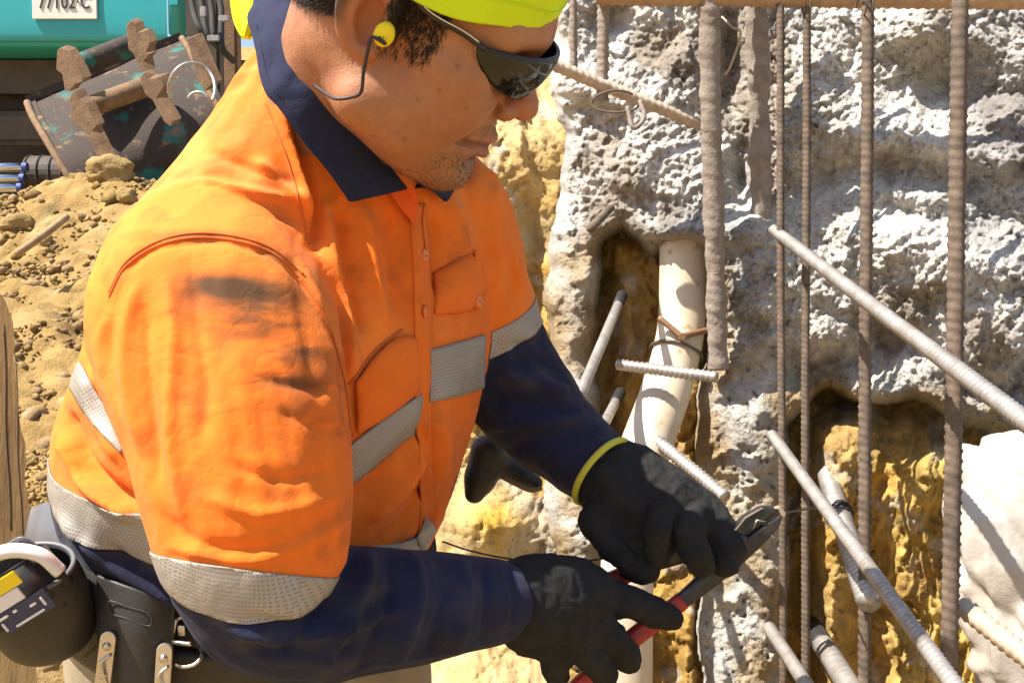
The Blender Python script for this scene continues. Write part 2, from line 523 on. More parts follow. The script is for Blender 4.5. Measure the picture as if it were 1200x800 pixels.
# ------------------------------------------------------------------ steel bars
def rebar(a, b, r, spacing=.0095, n=12, amp=.22, bend=0, seed=0, lug=True):
    """ribbed bar between two world points; returns verts, faces"""
    a = np.asarray(a); b = np.asarray(b); L = np.linalg.norm(b - a)
    m = max(8, int(L / (spacing / 4)))
    t = np.linspace(0, 1, m)[:, None]
    pts = a * (1 - t) + b * t
    if bend:
        side = nrm(np.cross(b - a, [0.2, 1, .1]))
        rs = np.random.default_rng(seed); ph = rs.random(3) * 6
        off = bend * (np.sin(t * 2.3 + ph[0]) * 1.0 + .5 * np.sin(t * 5.1 + ph[1]) + .25 * np.sin(t * 11 + ph[2]))
        pts = pts + side * off
    V, fr = tube_rings(pts, np.full(m, r), n)
    th = np.linspace(0, 2 * math.pi, n, endpoint=False)[None]
    s = (t * L)
    ph = s / spacing + np.where(th < math.pi, th, 2 * math.pi - th) / math.pi * .8
    ring = np.clip(np.sin(ph * 2 * math.pi) * 1.6 - .5, 0, 1) * np.abs(np.sin(th)) ** .5
    lg = (np.abs(np.cos(th)) > .95) * .8
    sc = 1 + amp * np.maximum(ring, lg if lug else 0)
    V = pts[:, None] + (V - pts[:, None]) * sc[..., None]
    F = [tuple(q) for q in grid_faces(n, m, True)] + [tuple(range(n))[::-1], tuple(range((m - 1) * n, m * n))]
    return V.reshape(-1, 3), F

def bar(name, p0, p1, r, mt, label, group=None, cat='bar', rough=0, **k):
    a, b = P(*p0), P(*p1)
    v, f = rebar(a, b, r, **k)
    if rough:
        ax = nrm(b - a); t = (v - a) @ ax; c = a + t[:, None] * ax
        kx = 1 + rough * (fbm(v * 90, 3, 5) * .6 + fbm(v * 30, 2, 9) * .8)
        v = c + (v - c) * kx[:, None]
    return obj(name, v, f, mt, label=label, cat=cat, group=group)

def build_bars():
    g = 'upright reinforcing bars'
    bar('upright_rebar', (1127, -120, 1.05), (1113, 905, 1.02), .0074, M['rust'], 'thick rusty upright ribbed bar standing in front of the white sack', g, bend=.0012, seed=1)
    bar('upright_rebar', (1016, -120, 1.3), (1013, 905, 1.28), .0068, M['rust'], 'rusty upright ribbed bar between the thin bar pair and the thick bar by the sack', g, bend=.0012, seed=2)
    bar('upright_rebar', (944, -120, 1.42), (943, 905, 1.40), .0050, M['rust'], 'thin rusty upright bar, the one of the close pair farther from the pipe', g, bend=.0014, seed=3, spacing=.007)
    bar('upright_rebar', (915, -120, 1.42), (916, 905, 1.40), .0047, M['rust'], 'thin rusty upright bar of the close pair, beside the jaws of the cutter', g, bend=.0014, seed=4, spacing=.007)
    bar('upright_rebar', (828, -120, 1.42), (842, 432, 1.51), .0135, M['dusty_bar'], 'thick mortar-stained upright bar ending in the concrete beside the plastic pipe', g, rough=.2, amp=.09, spacing=.014, bend=.001)
    bar('upright_rebar', (884, -120, 1.46), (893, 268, 1.53), .0148, M['dusty_bar'], 'stout upright bar caked in grey mortar sinking into the concrete', g, rough=.34, amp=.05, spacing=.016)
    bar('upright_rebar', (708, -120, 1.47), (706, 118, 1.48), .0075, M['dusty_bar'], 'short dusty upright bar standing over the pale sloping rod', g, rough=.15)
    bar('upright_rebar', (672, -120, 1.50), (672, 85, 1.52), .0052, M['dusty_bar'], 'thin dusty upright bar close to the yellow hat', g, rough=.2)
    bar('crossbar', (700, -4, 1.46), (1260, 2, 1.36), .0105, M['crossbar'], 'tan rusty horizontal bar tied across the tops of the uprights', rough=.12, spacing=.012)
    bar('sloping_rod', (648, 76, 1.46), (835, 152, 1.50), .0078, M['palebar'], 'pale dusty rod sloping across the concrete beside the face', rough=.12)
    # dowels
    d = 'dowel bars fixed in the wall'
    def dowel(p0, p1, r, label, sleeve=None, mt='galv', **k):
        a, b = P(*p0), P(*p1)
        root = thing('dowel_bar', a, label, 'bar', d)
        v, f = rebar(a, b, r, **k)
        obj('shaft', v, f, M[mt], root)
        tip = nrm(b - a)
        MB().tube([a - tip * .002, a - tip * .0005, a + tip * .001], [r * .6, r * .97, r * 1.04], 12).build('cut_end', M['cutend'], root, smooth=True)
        if sleeve:
            s0, s1 = sleeve
            MB().tube([a + (b - a) * s0, a + (b - a) * (s0 + .01), a + (b - a) * (s1 - .01), a + (b - a) * s1], [r * 1.05, r * 1.22, r * 1.22, r * 1.05], 14).build('black_sleeve', M['darktape'], root, smooth=True)
        return root
    dowel((907, 270, 1.44), (1330, 590, .68), .0068, 'long shiny steel dowel pointing out past the upright bars, upper one', bend=.0005, spacing=.007)
    dowel((905, 510, 1.43), (1160, 860, .78), .0066, 'long shiny steel dowel slanting down below the cutter jaws', spacing=.007)
    dowel((724, 427, 1.50), (840, 442, 1.44), .0072, 'short steel dowel lying across the plastic pipe below its clamp', spacing=.007)
    dowel((729, 346, 1.62), (680, 462, 1.34), .0068, 'smooth steel dowel with black end hanging over the far sleeve', sleeve=(-.01, .12), amp=.02)
    dowel((727, 460, 1.62), (700, 512, 1.40), .0068, 'short steel dowel with black end beside the far cuff', sleeve=(-.01, .25), amp=.02)
    dowel((716, 243, 1.58), (692, 268, 1.46), .0058, 'small dark steel stub sticking out of the concrete above the pipe', amp=.02, mt='rust')
    dowel((770, 516, 1.46), (850, 582, 1.36), .0078, 'steel dowel between the plastic pipe and the far glove', spacing=.007)
    dowel((969, 556, 1.55), (1018, 705, 1.26), .0125, 'stout ribbed steel dowel crossing behind the long slanting dowel, tied with wire', spacing=.009)
    dowel((950, 733, 1.56), (1012, 830, 1.22), .0122, 'stout ribbed steel dowel with a black collar under the stout tied one', sleeve=(-.01, .28), spacing=.009)
    dowel((900, 733, 1.46), (958, 822, 1.20), .0075, 'slim steel dowel coming out of the smooth concrete below the cutter', spacing=.007)
    bar('rusty_rod', (1115, 700, 1.06), (1260, 815, .92), .0088, M['palebar'], 'tan rusty rod lying across the white sack', rough=.1)
    # pipe
    pts = catmull([P(800, 255, 1.60), P(800, 330, 1.59), P(797, 392, 1.57), P(778, 465, 1.53), P(750, 545, 1.47), P(738, 620, 1.46), P(734, 700, 1.43), P(733, 800, 1.42), P(733, 930, 1.42)], 60)
    root = thing('drain_pipe', P(733, 930, 1.42), 'cream plastic drain pipe bending down through the gap in the concrete', 'pipe')
    MB().tube(pts, np.r_[np.full(20, .0335), np.full(40, .0345)], 40).build('pipe', M['pvc'], root, smooth=True)
    k = 17
    T = nrm(pts[k + 1] - pts[k - 1])
    a = nrm(np.cross(T, FWD)); b = np.cross(T, a)
    th = np.linspace(-.3, 2 * math.pi - .3, 50)
    cl = pts[k] + .0365 * (np.cos(th)[:, None] * a + np.sin(th)[:, None] * b)
    MB().tube(cl, .0022, 8, False).build('clamp_wire', M['rust'], root, smooth=True)
    A = P(772, 372, 1.535); B = P(798, 394, 1.525); C = P(832, 386, 1.55)
    MB().tube(catmull([A, (A + B) / 2, B], 10), .0042, 8).tube(catmull([B, (B + C) / 2, C], 10), .0042, 8).build('bracket', M['clampsteel'], root, smooth=True)
    MB().tube([B + FWD * .004, B - FWD * .012], .005, 6).build('bolt', M['clampsteel'], root)
    # tie wires and hooks on the wall
    loops = []
    th = np.linspace(0, 5.2, 40)
    c = P(722, 120, 1.46)
    v = np.stack([c + .026 * (np.cos(t + .8) * RIGHT * 1.2 + np.sin(t + .8) * UP * .55) - FWD * .006 * math.sin(t * 2) for t in th])
    MB().tube(v, .0015, 8).build('wire_loop', M['rust'], smooth=True, label='rusty wire loop hanging round the pale sloping rod', cat='wire')
    v = catmull([P(735, 125, 1.45), P(742, 150, 1.44), P(755, 138, 1.45), P(750, 118, 1.46)], 24)
    MB().tube(v, .003, 8).build('bar_hook', M['dusty_bar'], smooth=True, label='small brown steel hook beside the wire loop', cat='hook')
    v = catmull([P(846, 20, 1.47), P(858, 32, 1.46), P(868, 40, 1.46), P(857, 75, 1.47), P(850, 88, 1.48)], 24)
    MB().tube(v, .0016, 6).build('tie_wire', M['palebar'], smooth=True, label='bent pale tie wire between the two thickest upright bars', cat='wire')
    for nm, px, py, dd, lab in [('tie_wire', 944, 5, 1.41, 'tie wire wound round the crossbar and thin upright'), ('tie_wire', 1016, 6, 1.29, 'tie wire knot on crossbar and the middle upright')]:
        th = np.linspace(0, 14, 70)
        c = P(px, py, dd)
        v = np.stack([c + .0145 * np.cos(t) * FWD * .9 + .011 * np.sin(t) * UP + (t / 14 - .5) * .018 * RIGHT for t in th])
        MB().tube(v, .0011, 6).build(nm, M['rust'], smooth=True, label=lab, cat='wire')
    c0, c1 = P(969, 556, 1.55), P(1018, 705, 1.26); ax = nrm(c1 - c0)
    c = P(985, 601, 1.445); th = np.linspace(0, 20, 100)
    e1 = nrm(np.cross(ax, UP)); e2 = np.cross(ax, e1)
    v = np.stack([c + .0148 * (np.cos(t) * e1 + np.sin(t) * e2) + ax * (t / 20 - .5) * .012 for t in th])
    v = np.vstack([v, catmull([v[-1], P(960, 596, 1.40), P(935, 598, 1.28), P(912, 603, 1.12)], 20)])
    MB().tube(v, .0013, 6).build('binding_wire', M['darkwire'], smooth=True, label='dark binding wire wound on the stout dowel and running into the cutter jaws', cat='wire')

M['palebar'] = mat('dusty_rod', (.50, .42, .32), .8, .1, var=.7, vscale=80, dark=(.30, .2, .13), bump=.5, bscale=300, bumpd=.001)
M['crossbar'] = mat('tan_rusty_bar', (.42, .29, .17), .8, .05, var=.7, vscale=60, dark=(.27, .16, .09), bump=.5, bscale=300, bumpd=.001)
M['cutend'] = mat('cut_steel', (.7, .68, .66), .5, .3, var=.3, vscale=300)
M['clampsteel'] = mat('brown_clamp', (.30, .17, .09), .6, .4, var=.6, vscale=150, dark=(.15, .08, .04))
M['darkwire'] = mat('binding_wire', (.05, .045, .045), .45, .7)
build_bars()
# ------------------------------------------------------------------ implicit surfaces
def smin(a, b, k):
    h = np.clip(.5 + .5 * (b - a) / k, 0, 1)
    return b * (1 - h) + a * h - k * h * (1 - h)

def smax(a, b, k):
    return -smin(-a, -b, k)

def ell(p, c, r, R=None):
    q = p - np.asarray(c, np.float32)
    if R is not None: q = q @ np.asarray(R, np.float32)      # columns of R are the axes
    r = np.asarray(r, np.float32)
    k0 = np.sqrt(((q / r) ** 2).sum(-1)); k1 = np.sqrt(((q / (r * r)) ** 2).sum(-1)) + 1e-9
    return k0 * (k0 - 1) / k1

def cone(p, a, b, ra, rb):
    a = np.asarray(a, np.float32); b = np.asarray(b, np.float32); e = b - a
    t = np.clip(((p - a) @ e) / (e @ e), 0, 1)
    q = p - a - t[..., None] * e
    return np.sqrt((q * q).sum(-1)) - (ra + (rb - ra) * t)

def chain(p, pts, rad, k=.004):
    d = None
    for i in range(len(pts) - 1):
        c = cone(p, pts[i], pts[i + 1], rad[i], rad[i + 1])
        d = c if d is None else smin(d, c, k)
    return d

def surface(fn, lo, hi, h, newton=2):
    """polygonise fn < 0 with surface nets; returns verts, quads"""
    lo = np.asarray(lo, float); n = np.ceil((np.asarray(hi) - lo) / h).astype(int) + 1
    ax = [np.arange(n[k], dtype=np.float32) * h + lo[k] for k in range(3)]
    F = np.empty(n, np.float32)
    step = max(1, int(400000 / (n[1] * n[2])))
    for i in range(0, n[0], step):
        g = np.stack(np.meshgrid(ax[0][i:i + step], ax[1], ax[2], indexing='ij'), -1)
        F[i:i + step] = fn(g.reshape(-1, 3)).reshape(g.shape[:3])
    s = F < 0
    cs = [(i, j, k) for i in (0, 1) for j in (0, 1) for k in (0, 1)]
    sl_ = lambda A, c: A[c[0]:n[0] - 1 + c[0], c[1]:n[1] - 1 + c[1], c[2]:n[2] - 1 + c[2]]
    cnt = sum(sl_(s, c).astype(np.int8) for c in cs)
    act = (cnt > 0) & (cnt < 8)
    I = np.argwhere(act)
    idx = -np.ones(act.shape, np.int64); idx[act] = np.arange(len(I))
    pos = np.zeros((len(I), 3)); num = np.zeros(len(I))
    for a in cs:
        for k in range(3):
            if a[k]: continue
            b = list(a); b[k] = 1
            fa = F[I[:, 0] + a[0], I[:, 1] + a[1], I[:, 2] + a[2]]; fb = F[I[:, 0] + b[0], I[:, 1] + b[1], I[:, 2] + b[2]]
            m = (fa < 0) != (fb < 0)
            t = np.where(m, fa / np.where(m, fa - fb, 1), 0)
            q = np.array(a, float)[None] + t[:, None] * np.eye(3)[k]
            pos += np.where(m[:, None], q, 0); num += m
    V = (I + pos / num[:, None]) * h + lo
    quads = []
    for k in range(3):
        o = [(1, 2), (2, 0), (0, 1)][k]
        A = [slice(None)] * 3; A[k] = slice(0, n[k] - 1); B = [slice(None)] * 3; B[k] = slice(1, n[k])
        e = np.argwhere(s[tuple(A)] != s[tuple(B)])
        e = e[(e[:, o[0]] > 0) & (e[:, o[1]] > 0) & (e[:, o[0]] < n[o[0]] - 1) & (e[:, o[1]] < n[o[1]] - 1)]
        def at(du, dv):
            q = e.copy(); q[:, o[0]] += du; q[:, o[1]] += dv
            return idx[q[:, 0], q[:, 1], q[:, 2]]
        Q = np.stack([at(-1, -1), at(0, -1), at(0, 0), at(-1, 0)], -1)
        ins = s[e[:, 0], e[:, 1], e[:, 2]]
        Q[~ins] = Q[~ins][:, ::-1]
        quads.append(Q[(Q >= 0).all(1)])
    Q = np.vstack(quads)
    for _ in range(newton):
        g, f = grad(fn, V, h * .5)
        V = V - np.clip(f, -h, h)[:, None] * g * .8
    return V, Q

def grad(fn, V, e):
    V32 = V.astype(np.float32); f = fn(V32)
    g = np.stack([fn(V32 + np.eye(3, dtype=np.float32)[k] * e) - fn(V32 - np.eye(3, dtype=np.float32)[k] * e) for k in range(3)], -1)
    return nrm(g), f

def mesh_arrays(me):
    v = np.empty(len(me.vertices) * 3, np.float32); me.vertices.foreach_get('co', v)
    e = np.empty(len(me.edges) * 2, np.int32); me.edges.foreach_get('vertices', e)
    return v.reshape(-1, 3).astype(float), e.reshape(-1, 2)

def laplace(v, e, it, lam=.5, w=None):
    n = len(v); deg = np.bincount(e.ravel(), minlength=n)[:, None]
    for _ in range(it):
        s = np.stack([np.bincount(e[:, 0], v[e[:, 1], k], n) + np.bincount(e[:, 1], v[e[:, 0], k], n) for k in range(3)], -1)
        dv = (s / deg - v) * lam
        v = v + (dv if w is None else dv * w[:, None])
    return v

def vnormals(v, q):
    fn = np.cross(v[q[:, 2]] - v[q[:, 0]], v[q[:, 3]] - v[q[:, 1]])
    N = np.zeros_like(v)
    for k in range(4):
        for c in range(3): N[:, c] += np.bincount(q[:, k], fn[:, c], len(v))
    return nrm(N)
# ------------------------------------------------------------------ the worker
M['orange'] = mat('orange_cotton', (.9, .25, .03), .85, col_attr=True, var=.10, vscale=22, bump=.3, bscale=90, bumpd=.003, sheen=.05, weave=.5, spec=.2, crease=.2)
M['navy'] = mat('navy_cotton', (.016, .019, .048), .9, var=.35, vscale=25, dark=(.038, .042, .09), bump=.25, bscale=75, bumpd=.004, sheen=.05, weave=.5, spec=.2, crease=.2)
M['tape'] = mat('reflective_tape', (.38, .345, .30), .5, .15, var=.6, vscale=16, dark=(.25, .215, .18), bump=.3, bscale=70, bumpd=.003, crease=.15, uvdots=.0030)
M['skin'] = mat('skin', (.5, .27, .17), .46, col_attr=True, var=.10, vscale=70, bump=.55, bscale=520, bumpd=.0011, sss=.10, spec=.45, spots=[(38, .60, .74, (.34, .135, .075)), (85, .64, .74, (.30, .13, .075))])
M['glove'] = mat('black_glove', (.011, .011, .011), .85, var=.8, vscale=45, dark=(.026, .025, .023), bump=.4, bscale=500, bumpd=.001, weave=.3, spec=.3, crease=.25)
M['gloveband'] = mat('yellow_cuff', (.55, .55, .06), .8, weave=.4)
M['hivis'] = mat('hi_vis_yellow', (.62, .85, .02), .8, var=.12, vscale=20, bump=.2, bscale=60, bumpd=.003, weave=.3, spec=.2)
M['bluecloth'] = mat('blue_cloth', (.06, .14, .45), .8, weave=.3)
M['hair'] = mat('hair', (.022, .018, .016), .5)
M['stubble'] = mat('stubble', (.10, .06, .04), .6)
M['lens'] = mat('dark_lens', (.008, .008, .008), .08, spec=.55)
M['frame'] = mat('black_frame', (.015, .015, .017), .3)
M['silver'] = mat('silver_rim', (.65, .64, .62), .25, .9)
M['foam'] = mat('yellow_foam', (.80, .68, .02), .75, bump=.4, bscale=600, bumpd=.0006)
M['cord'] = mat('dark_cord', (.03, .02, .025), .5)
M['khaki'] = mat('khaki_drill', (.36, .29, .19), .9, var=.35, vscale=12, bump=.3, bscale=60, bumpd=.004, weave=.4)
M['boot'] = mat('boot_leather', (.20, .13, .07), .6, var=.4, vscale=20, bump=.3, bscale=120, bumpd=.002)
M['rubber'] = mat('sole_rubber', (.03, .03, .03), .8)
M['seam'] = mat('orange_thread', (.55, .13, .02), .85)
M['button'] = mat('orange_button', (.75, .22, .05), .4)

HEAD_R = np.array([[.87630634, .20188276, .43741348], [.48035431, -.43532516, -.7614143], [.03670067, .87734563, -.47845345]])
HEAD_T = np.array([-.08552, -.27008, .91665]) * .92; HEAD_S = 1.047 * .92
CAMB = np.stack([RIGHT, -UP, FWD], 1)                         # photo axes (right, down, depth) -> world
def head_w(p):
    return CAM + (np.asarray(p, float) * HEAD_S @ HEAD_R.T + HEAD_T) @ CAMB.T
def head_l(w):
    return (((np.asarray(w, float) - CAM) @ CAMB) - HEAD_T) @ HEAD_R / HEAD_S

feet_c = P(300, 760, 1.16); feet_c[2] = 0.0
person = thing('person', feet_c, 'worker in orange and navy shirt leaning forward with red-handled cutter', 'person')

# ---- clothes: lofted tubes fused into one cloth surface
def loft(rings, nu=48, nv=None):
    """rings: rows (cx,cy,cz, ax,ay,az, bx,by,bz); super-elliptic sections"""
    R = catmull(rings, nv or len(rings) * 8)
    th = np.linspace(0, 2 * math.pi, nu, endpoint=False)
    c, s = np.cos(th), np.sin(th)
    V = R[:, None, :3] + c[None, :, None] * R[:, None, 3:6] + s[None, :, None] * R[:, None, 6:9]
    nv = len(R)
    F = [tuple(q) for q in grid_faces(nu, nv, True)] + [tuple(range(nu))[::-1], tuple(range((nv - 1) * nu, nv * nu))]
    return V.reshape(-1, 3), F

def limb_rings(rows):
    """rows: (px,py,d, half width across the view, half depth)"""
    c = np.array([P(r[0], r[1], r[2]) for r in rows]); T = nrm(np.gradient(c, axis=0))
    out = []
    for k in range(len(rows)):
        view = nrm(c[k] - CAM); b = nrm(view - (view @ T[k]) * T[k]); a = nrm(np.cross(T[k], b))
        out.append(np.r_[c[k], a * rows[k][3], b * rows[k][4]])
    return np.array(out)

TORSO = [  # px, py, d, half lateral, half front-back, turn towards the camera (deg)
    (296, 616, 1.10, .186, .163, 38), (299, 596, 1.092, .190, .167, 38), (306, 558, 1.075, .194, .170, 38), (314, 520, 1.055, .196, .170, 38),
    (345, 430, 1.035, .193, .163, 37), (366, 345, 1.02, .197, .145, 36), (378, 270, 1.005, .190, .120, 36), (384, 215, .99, .166, .098, 36),
    (386, 165, .975, .130, .085, 36), (388, 115, .96, .092, .074, 36), (394, 70, .945, .064, .062, 36)]
def torso_rings():
    c = np.array([P(r[0], r[1], r[2]) for r in TORSO]); T = nrm(np.gradient(c, axis=0)); out = []
    T = nrm(T * .6 + T.mean(0) * .4)
    for k, r in enumerate(TORSO):
        al = math.radians(r[5]); f = np.array([math.cos(al), -math.sin(al), 0])
        f = nrm(f - (f @ T[k]) * T[k]); l = np.cross(T[k], f)
        out.append(np.r_[c[k], f * r[4], l * r[3]])
    return np.array(out)

NEAR = [(272, 262, .925, .045, .05), (256, 300, .895, .078, .066), (248, 360, .862, .092, .078), (262, 430, .838, .089, .078), (281, 510, .818, .081, .075),
        (292, 590, .806, .074, .070), (303, 650, .806, .067, .066), (322, 697, .815, .060, .062), (362, 716, .837, .053, .056), (420, 714, .865, .0485, .05),
        (490, 710, .90, .0445, .047), (550, 706, .935, .0385, .042), (592, 704, .96, .034, .038)]
FAR = [(505, 215, 1.06, .05, .05), (524, 255, 1.085, .062, .062), (546, 320, 1.11, .060, .064), (570, 388, 1.13, .054, .06), (596, 442, 1.14, .054, .058),
       (632, 487, 1.135, .050, .053), (668, 522, 1.12, .042, .046), (706, 553, 1.10, .036, .04)]

def build_shirt():
    mb = MB()
    for r in (torso_rings(), limb_rings(NEAR), limb_rings(FAR)):
        v, f = loft(r); mb.add(v, f)
    me = mesh_np('tmp', np.vstack(mb.v), mb.f)
    o = bpy.data.objects.new('tmp', me); COL.objects.link(o)
    m = o.modifiers.new('r', 'REMESH'); m.mode = 'VOXEL'; m.voxel_size = .0028
    dg = bpy.context.evaluated_depsgraph_get(); ev = o.evaluated_get(dg); em = ev.to_mesh()
    v, e = mesh_arrays(em)
    q = np.array([list(p.vertices) for p in em.polygons if len(p.vertices) == 4])
    ev.to_mesh_clear(); bpy.data.objects.remove(o)
    # consistent outward normals
    v = laplace(v, e, 18)
    N = vnormals(v, q)
    if np.mean(((v - v.mean(0)) * N).sum(1)) < 0: q = q[:, ::-1]; N = -N
    return v, e, q

SHV, SHE, SHQ = build_shirt()
def part_ids(v):
    """which tube (0 torso, 1 near sleeve, 2 far sleeve) each cloth vertex belongs to, and how far along it"""
    best = np.full(len(v), 1e9); pid = np.zeros(len(v), int); s = np.zeros(len(v)); ang = np.zeros(len(v))
    for k, r in enumerate((torso_rings(), limb_rings(NEAR), limb_rings(FAR))):
        R = catmull(r, 60)
        for j in range(60):
            dlt = v - R[j, :3]; A = R[j, 3:6]; B = R[j, 6:9]; T = nrm(np.cross(A, B))
            ca = dlt @ A / (A @ A); cb = dlt @ B / (B @ B); ct = dlt @ T
            val = np.abs(np.hypot(ca, cb) - 1) * (np.linalg.norm(A) + np.linalg.norm(B)) / 2 / .02 + np.abs(ct) / .012
            m = val < best
            best[m] = val[m]; pid[m] = k; s[m] = j / 59; ang[m] = np.arctan2(cb, ca)[m]
    w = np.stack([laplace((pid == k).astype(float)[:, None], SHE, 25)[:, 0] if False else smooth_s((pid == k).astype(float), 30) for k in range(3)], -1)
    pid = w.argmax(1)
    globals()['PW'] = w
    s = smooth_s(s, 6)
    return pid, s, ang

def smooth_s(a, it):
    n = len(a); e = SHE; deg = np.bincount(e.ravel(), minlength=n)
    for _ in range(it):
        a = a * .4 + .6 * (np.bincount(e[:, 0], a[e[:, 1]], n) + np.bincount(e[:, 1], a[e[:, 0]], n)) / deg
    return a

def strokes(v, N, pid, part, items):
    """press folds into the cloth: (photo polyline, half width px, height m)"""
    pr = proj(v); face = np.clip(((CAM - v) * N).sum(1) / np.linalg.norm(CAM - v, axis=1) * 3, 0, 1)
    m = (pid == part) & (face > 0)
    x, y = pr[m, 0], pr[m, 1]; acc = np.zeros(m.sum())
    for pts, w, h in items:
        d, t = line_dist(x, y, catmull(np.array(pts, float), 20) if len(pts) > 2 else pts)
        acc += h * 1.3 * np.exp(-(d / w) ** (1.25 if h < 0 else 1.8)) * np.clip(np.sin(np.clip(t * .9 + .05, 0, 1) * math.pi) * 2.2, 0, 1)
    out = np.zeros(len(v)); out[m] = acc * face[m]
    out = smooth_s(out, 1)
    return v + N * out[:, None]

NEAR_FOLDS = [
    ([(150, 318), (136, 350), (128, 420), (140, 480)], 5, -.0022), ([(165, 330), (150, 380), (150, 450), (165, 520)], 7, .004),
    ([(172, 365), (172, 420), (178, 496), (185, 560)], 6, -.004), ([(196, 330), (204, 400), (200, 500), (215, 600)], 7, .004),
    ([(225, 320), (235, 400), (242, 455), (235, 520)], 8, -.003), ([(130, 365), (118, 400), (120, 440)], 6, .002),
    ([(300, 442), (345, 452), (395, 458)], 4, -.0025),
    ([(330, 482), (370, 500), (408, 504)], 4, -.0025),
    ([(350, 310), (378, 365), (396, 430)], 6, .003),
    ([(270, 545), (330, 562), (392, 548)], 5, -.0025), ([(240, 580), (310, 602), (395, 582)], 8, .003),
    ([(185, 600), (240, 640), (330, 640), (405, 595)], 8, -.003), ([(200, 640), (300, 655), (410, 610)], 5, .0035),
    ([(220, 284), (260, 280), (318, 298)], 3.5, -.004), ([(145, 318), (180, 292), (220, 284)], 3.5, -.003),
    ([(318, 298), (350, 325), (385, 385), (402, 450), (412, 520)], 4, -.004),
    # navy forearm
    ([(415, 650), (400, 690), (360, 740), (330, 770)], 8, -.006), ([(432, 650), (425, 690), (395, 745), (380, 785)], 8, .006),
    ([(455, 645), (460, 690), (440, 750), (420, 785)], 8, -.005), ([(480, 648), (490, 690), (480, 740), (460, 780)], 8, .005),
    ([(510, 650), (520, 700), (500, 770)], 7, -.0035), ([(540, 655), (548, 700), (535, 765)], 7, .0035), ([(565, 660), (570, 705), (565, 755)], 5, -.003),
    ([(270, 735), (330, 750), (400, 735), (470, 715)], 6, .005), ([(290, 755), (360, 768), (430, 755)], 6, -.004), ([(290, 722), (350, 730), (400, 705)], 6, -.005),
    ([(596, 662), (602, 705), (596, 750)], 3, -.002)]
TORSO_FOLDS = [
    ([(325, 110), (345, 180), (358, 230), (362, 262)], 7, .007), ([(345, 150), (370, 240), (372, 290)], 7, -.007),
    ([(300, 190), (330, 215), (355, 240)], 6, .004), ([(250, 180), (300, 200), (345, 218)], 5, -.003), ([(230, 215), (290, 225), (345, 235)], 5, .003),
    ([(240, 245), (290, 250), (340, 258)], 4, -.003), ([(215, 262), (260, 262), (310, 282)], 5, .006),
    ([(380, 240), (388, 310), (405, 380), (412, 440)], 8, .006), ([(400, 245), (410, 320), (425, 390)], 7, -.006),
    ([(425, 245), (435, 310), (448, 380)], 8, .005), ([(455, 250), (462, 310), (468, 370)], 7, -.004), ([(478, 260), (484, 330), (488, 400)], 5, .004),
    ([(510, 250), (512, 300), (508, 340)], 7, -.005), ([(530, 235), (540, 290), (545, 330)], 8, .005), ([(555, 215), (568, 280), (580, 330)], 6, -.004),
    ([(418, 585), (460, 540), (498, 500)], 8, -.006), ([(430, 610), (470, 570), (497, 530)], 8, .006), ([(440, 640), (475, 610), (500, 570)], 7, -.005),
    ([(500, 500), (503, 560), (505, 620)], 4, -.007), ([(515, 490), (520, 560), (515, 620)], 8, .005), ([(545, 480), (548, 540), (530, 600)], 8, -.003),
    ([(505, 430), (500, 470), (500, 520)], 4, -.005), ([(75, 480), (100, 540), (150, 590)], 8, -.007), ([(70, 510), (105, 570), (160, 605)], 7, .006),
    ([(90, 545), (130, 575), (190, 592)], 5, -.005), ([(100, 440), (115, 490), (140, 540)], 7, .004),
    ([(70, 600), (130, 660), (230, 715)], 6, .004), ([(130, 640), (180, 680), (240, 705)], 6, -.004), ([(120, 210), (112, 270), (105, 330)], 8, -.006), ([(140, 225), (130, 280), (120, 330)], 7, .005)]
FAR_FOLDS = [
    ([(572, 190), (590, 260), (612, 340)], 7, .004), ([(590, 230), (598, 290), (605, 350)], 6, -.005),
    ([(600, 420), (640, 425), (655, 445)], 7, -.005), ([(590, 440), (630, 450), (665, 460)], 7, .006), ([(575, 470), (620, 475), (675, 480)], 7, -.006),
    ([(575, 500), (620, 495), (690, 492)], 7, .005), ([(590, 530), (640, 515), (705, 510)], 6, -.004), ([(600, 405), (640, 398)], 5, -.004),
    ([(640, 545), (665, 530), (710, 515)], 5, .003)]

def finish_shirt():
    global SHV
    v, e, q = SHV, SHE, SHQ
    pid, s, ang = part_ids(v)
    N = vnormals(v, q)
    # loose-cloth undulation along each tube
    for k, (fu, fs, a) in enumerate([(2.6, 3.5, .005), (4.2, 2.2, .0030), (2.4, 8, .004)]):
        m = pid == k
        w = np.stack([np.cos(ang[m]) * fu, np.sin(ang[m]) * fu, s[m] * fs], -1)
        n = (1 - 2 * np.abs(fbm(w + 7 * k, 3, 40 + k))) * .6 + fbm(w * 2.3, 3, 60 + k) * .6
        add = np.zeros(len(v)); add[m] = n * a
        v = v + N * smooth_s(add, 5)[:, None]
    v = laplace(v, e, 2)
    for part, items in ((0, TORSO_FOLDS), (1, NEAR_FOLDS), (2, FAR_FOLDS)):
        N = laplace(vnormals(v, q), e, 6)
        v = strokes(v, nrm(N), pid, part, [(a_, b_, c_ * (1.5 if part == 0 else 1.1)) for a_, b_, c_ in items])
    N = vnormals(v, q)
    v = v + N * (fbm(v * 42, 2, 90) * .0005 + (1 - 2 * np.abs(vnoise(v * 22 + fbm(v * 9, 2, 3)[:, None] * 2, 92))) * .0006)[:, None]
    v = laplace(v, e, 1, .3)
    SHV = v
    return pid, s, ang

SPID, SS, SANG = finish_shirt()
SHN = vnormals(SHV, SHQ)
SBVH = {}
for k in (-1, 0, 1, 2):
    qq = SHQ if k < 0 else SHQ[(SPID[SHQ] == k).all(1)]
    SBVH[k] = BVHTree.FromPolygons(SHV.tolist(), qq.tolist())

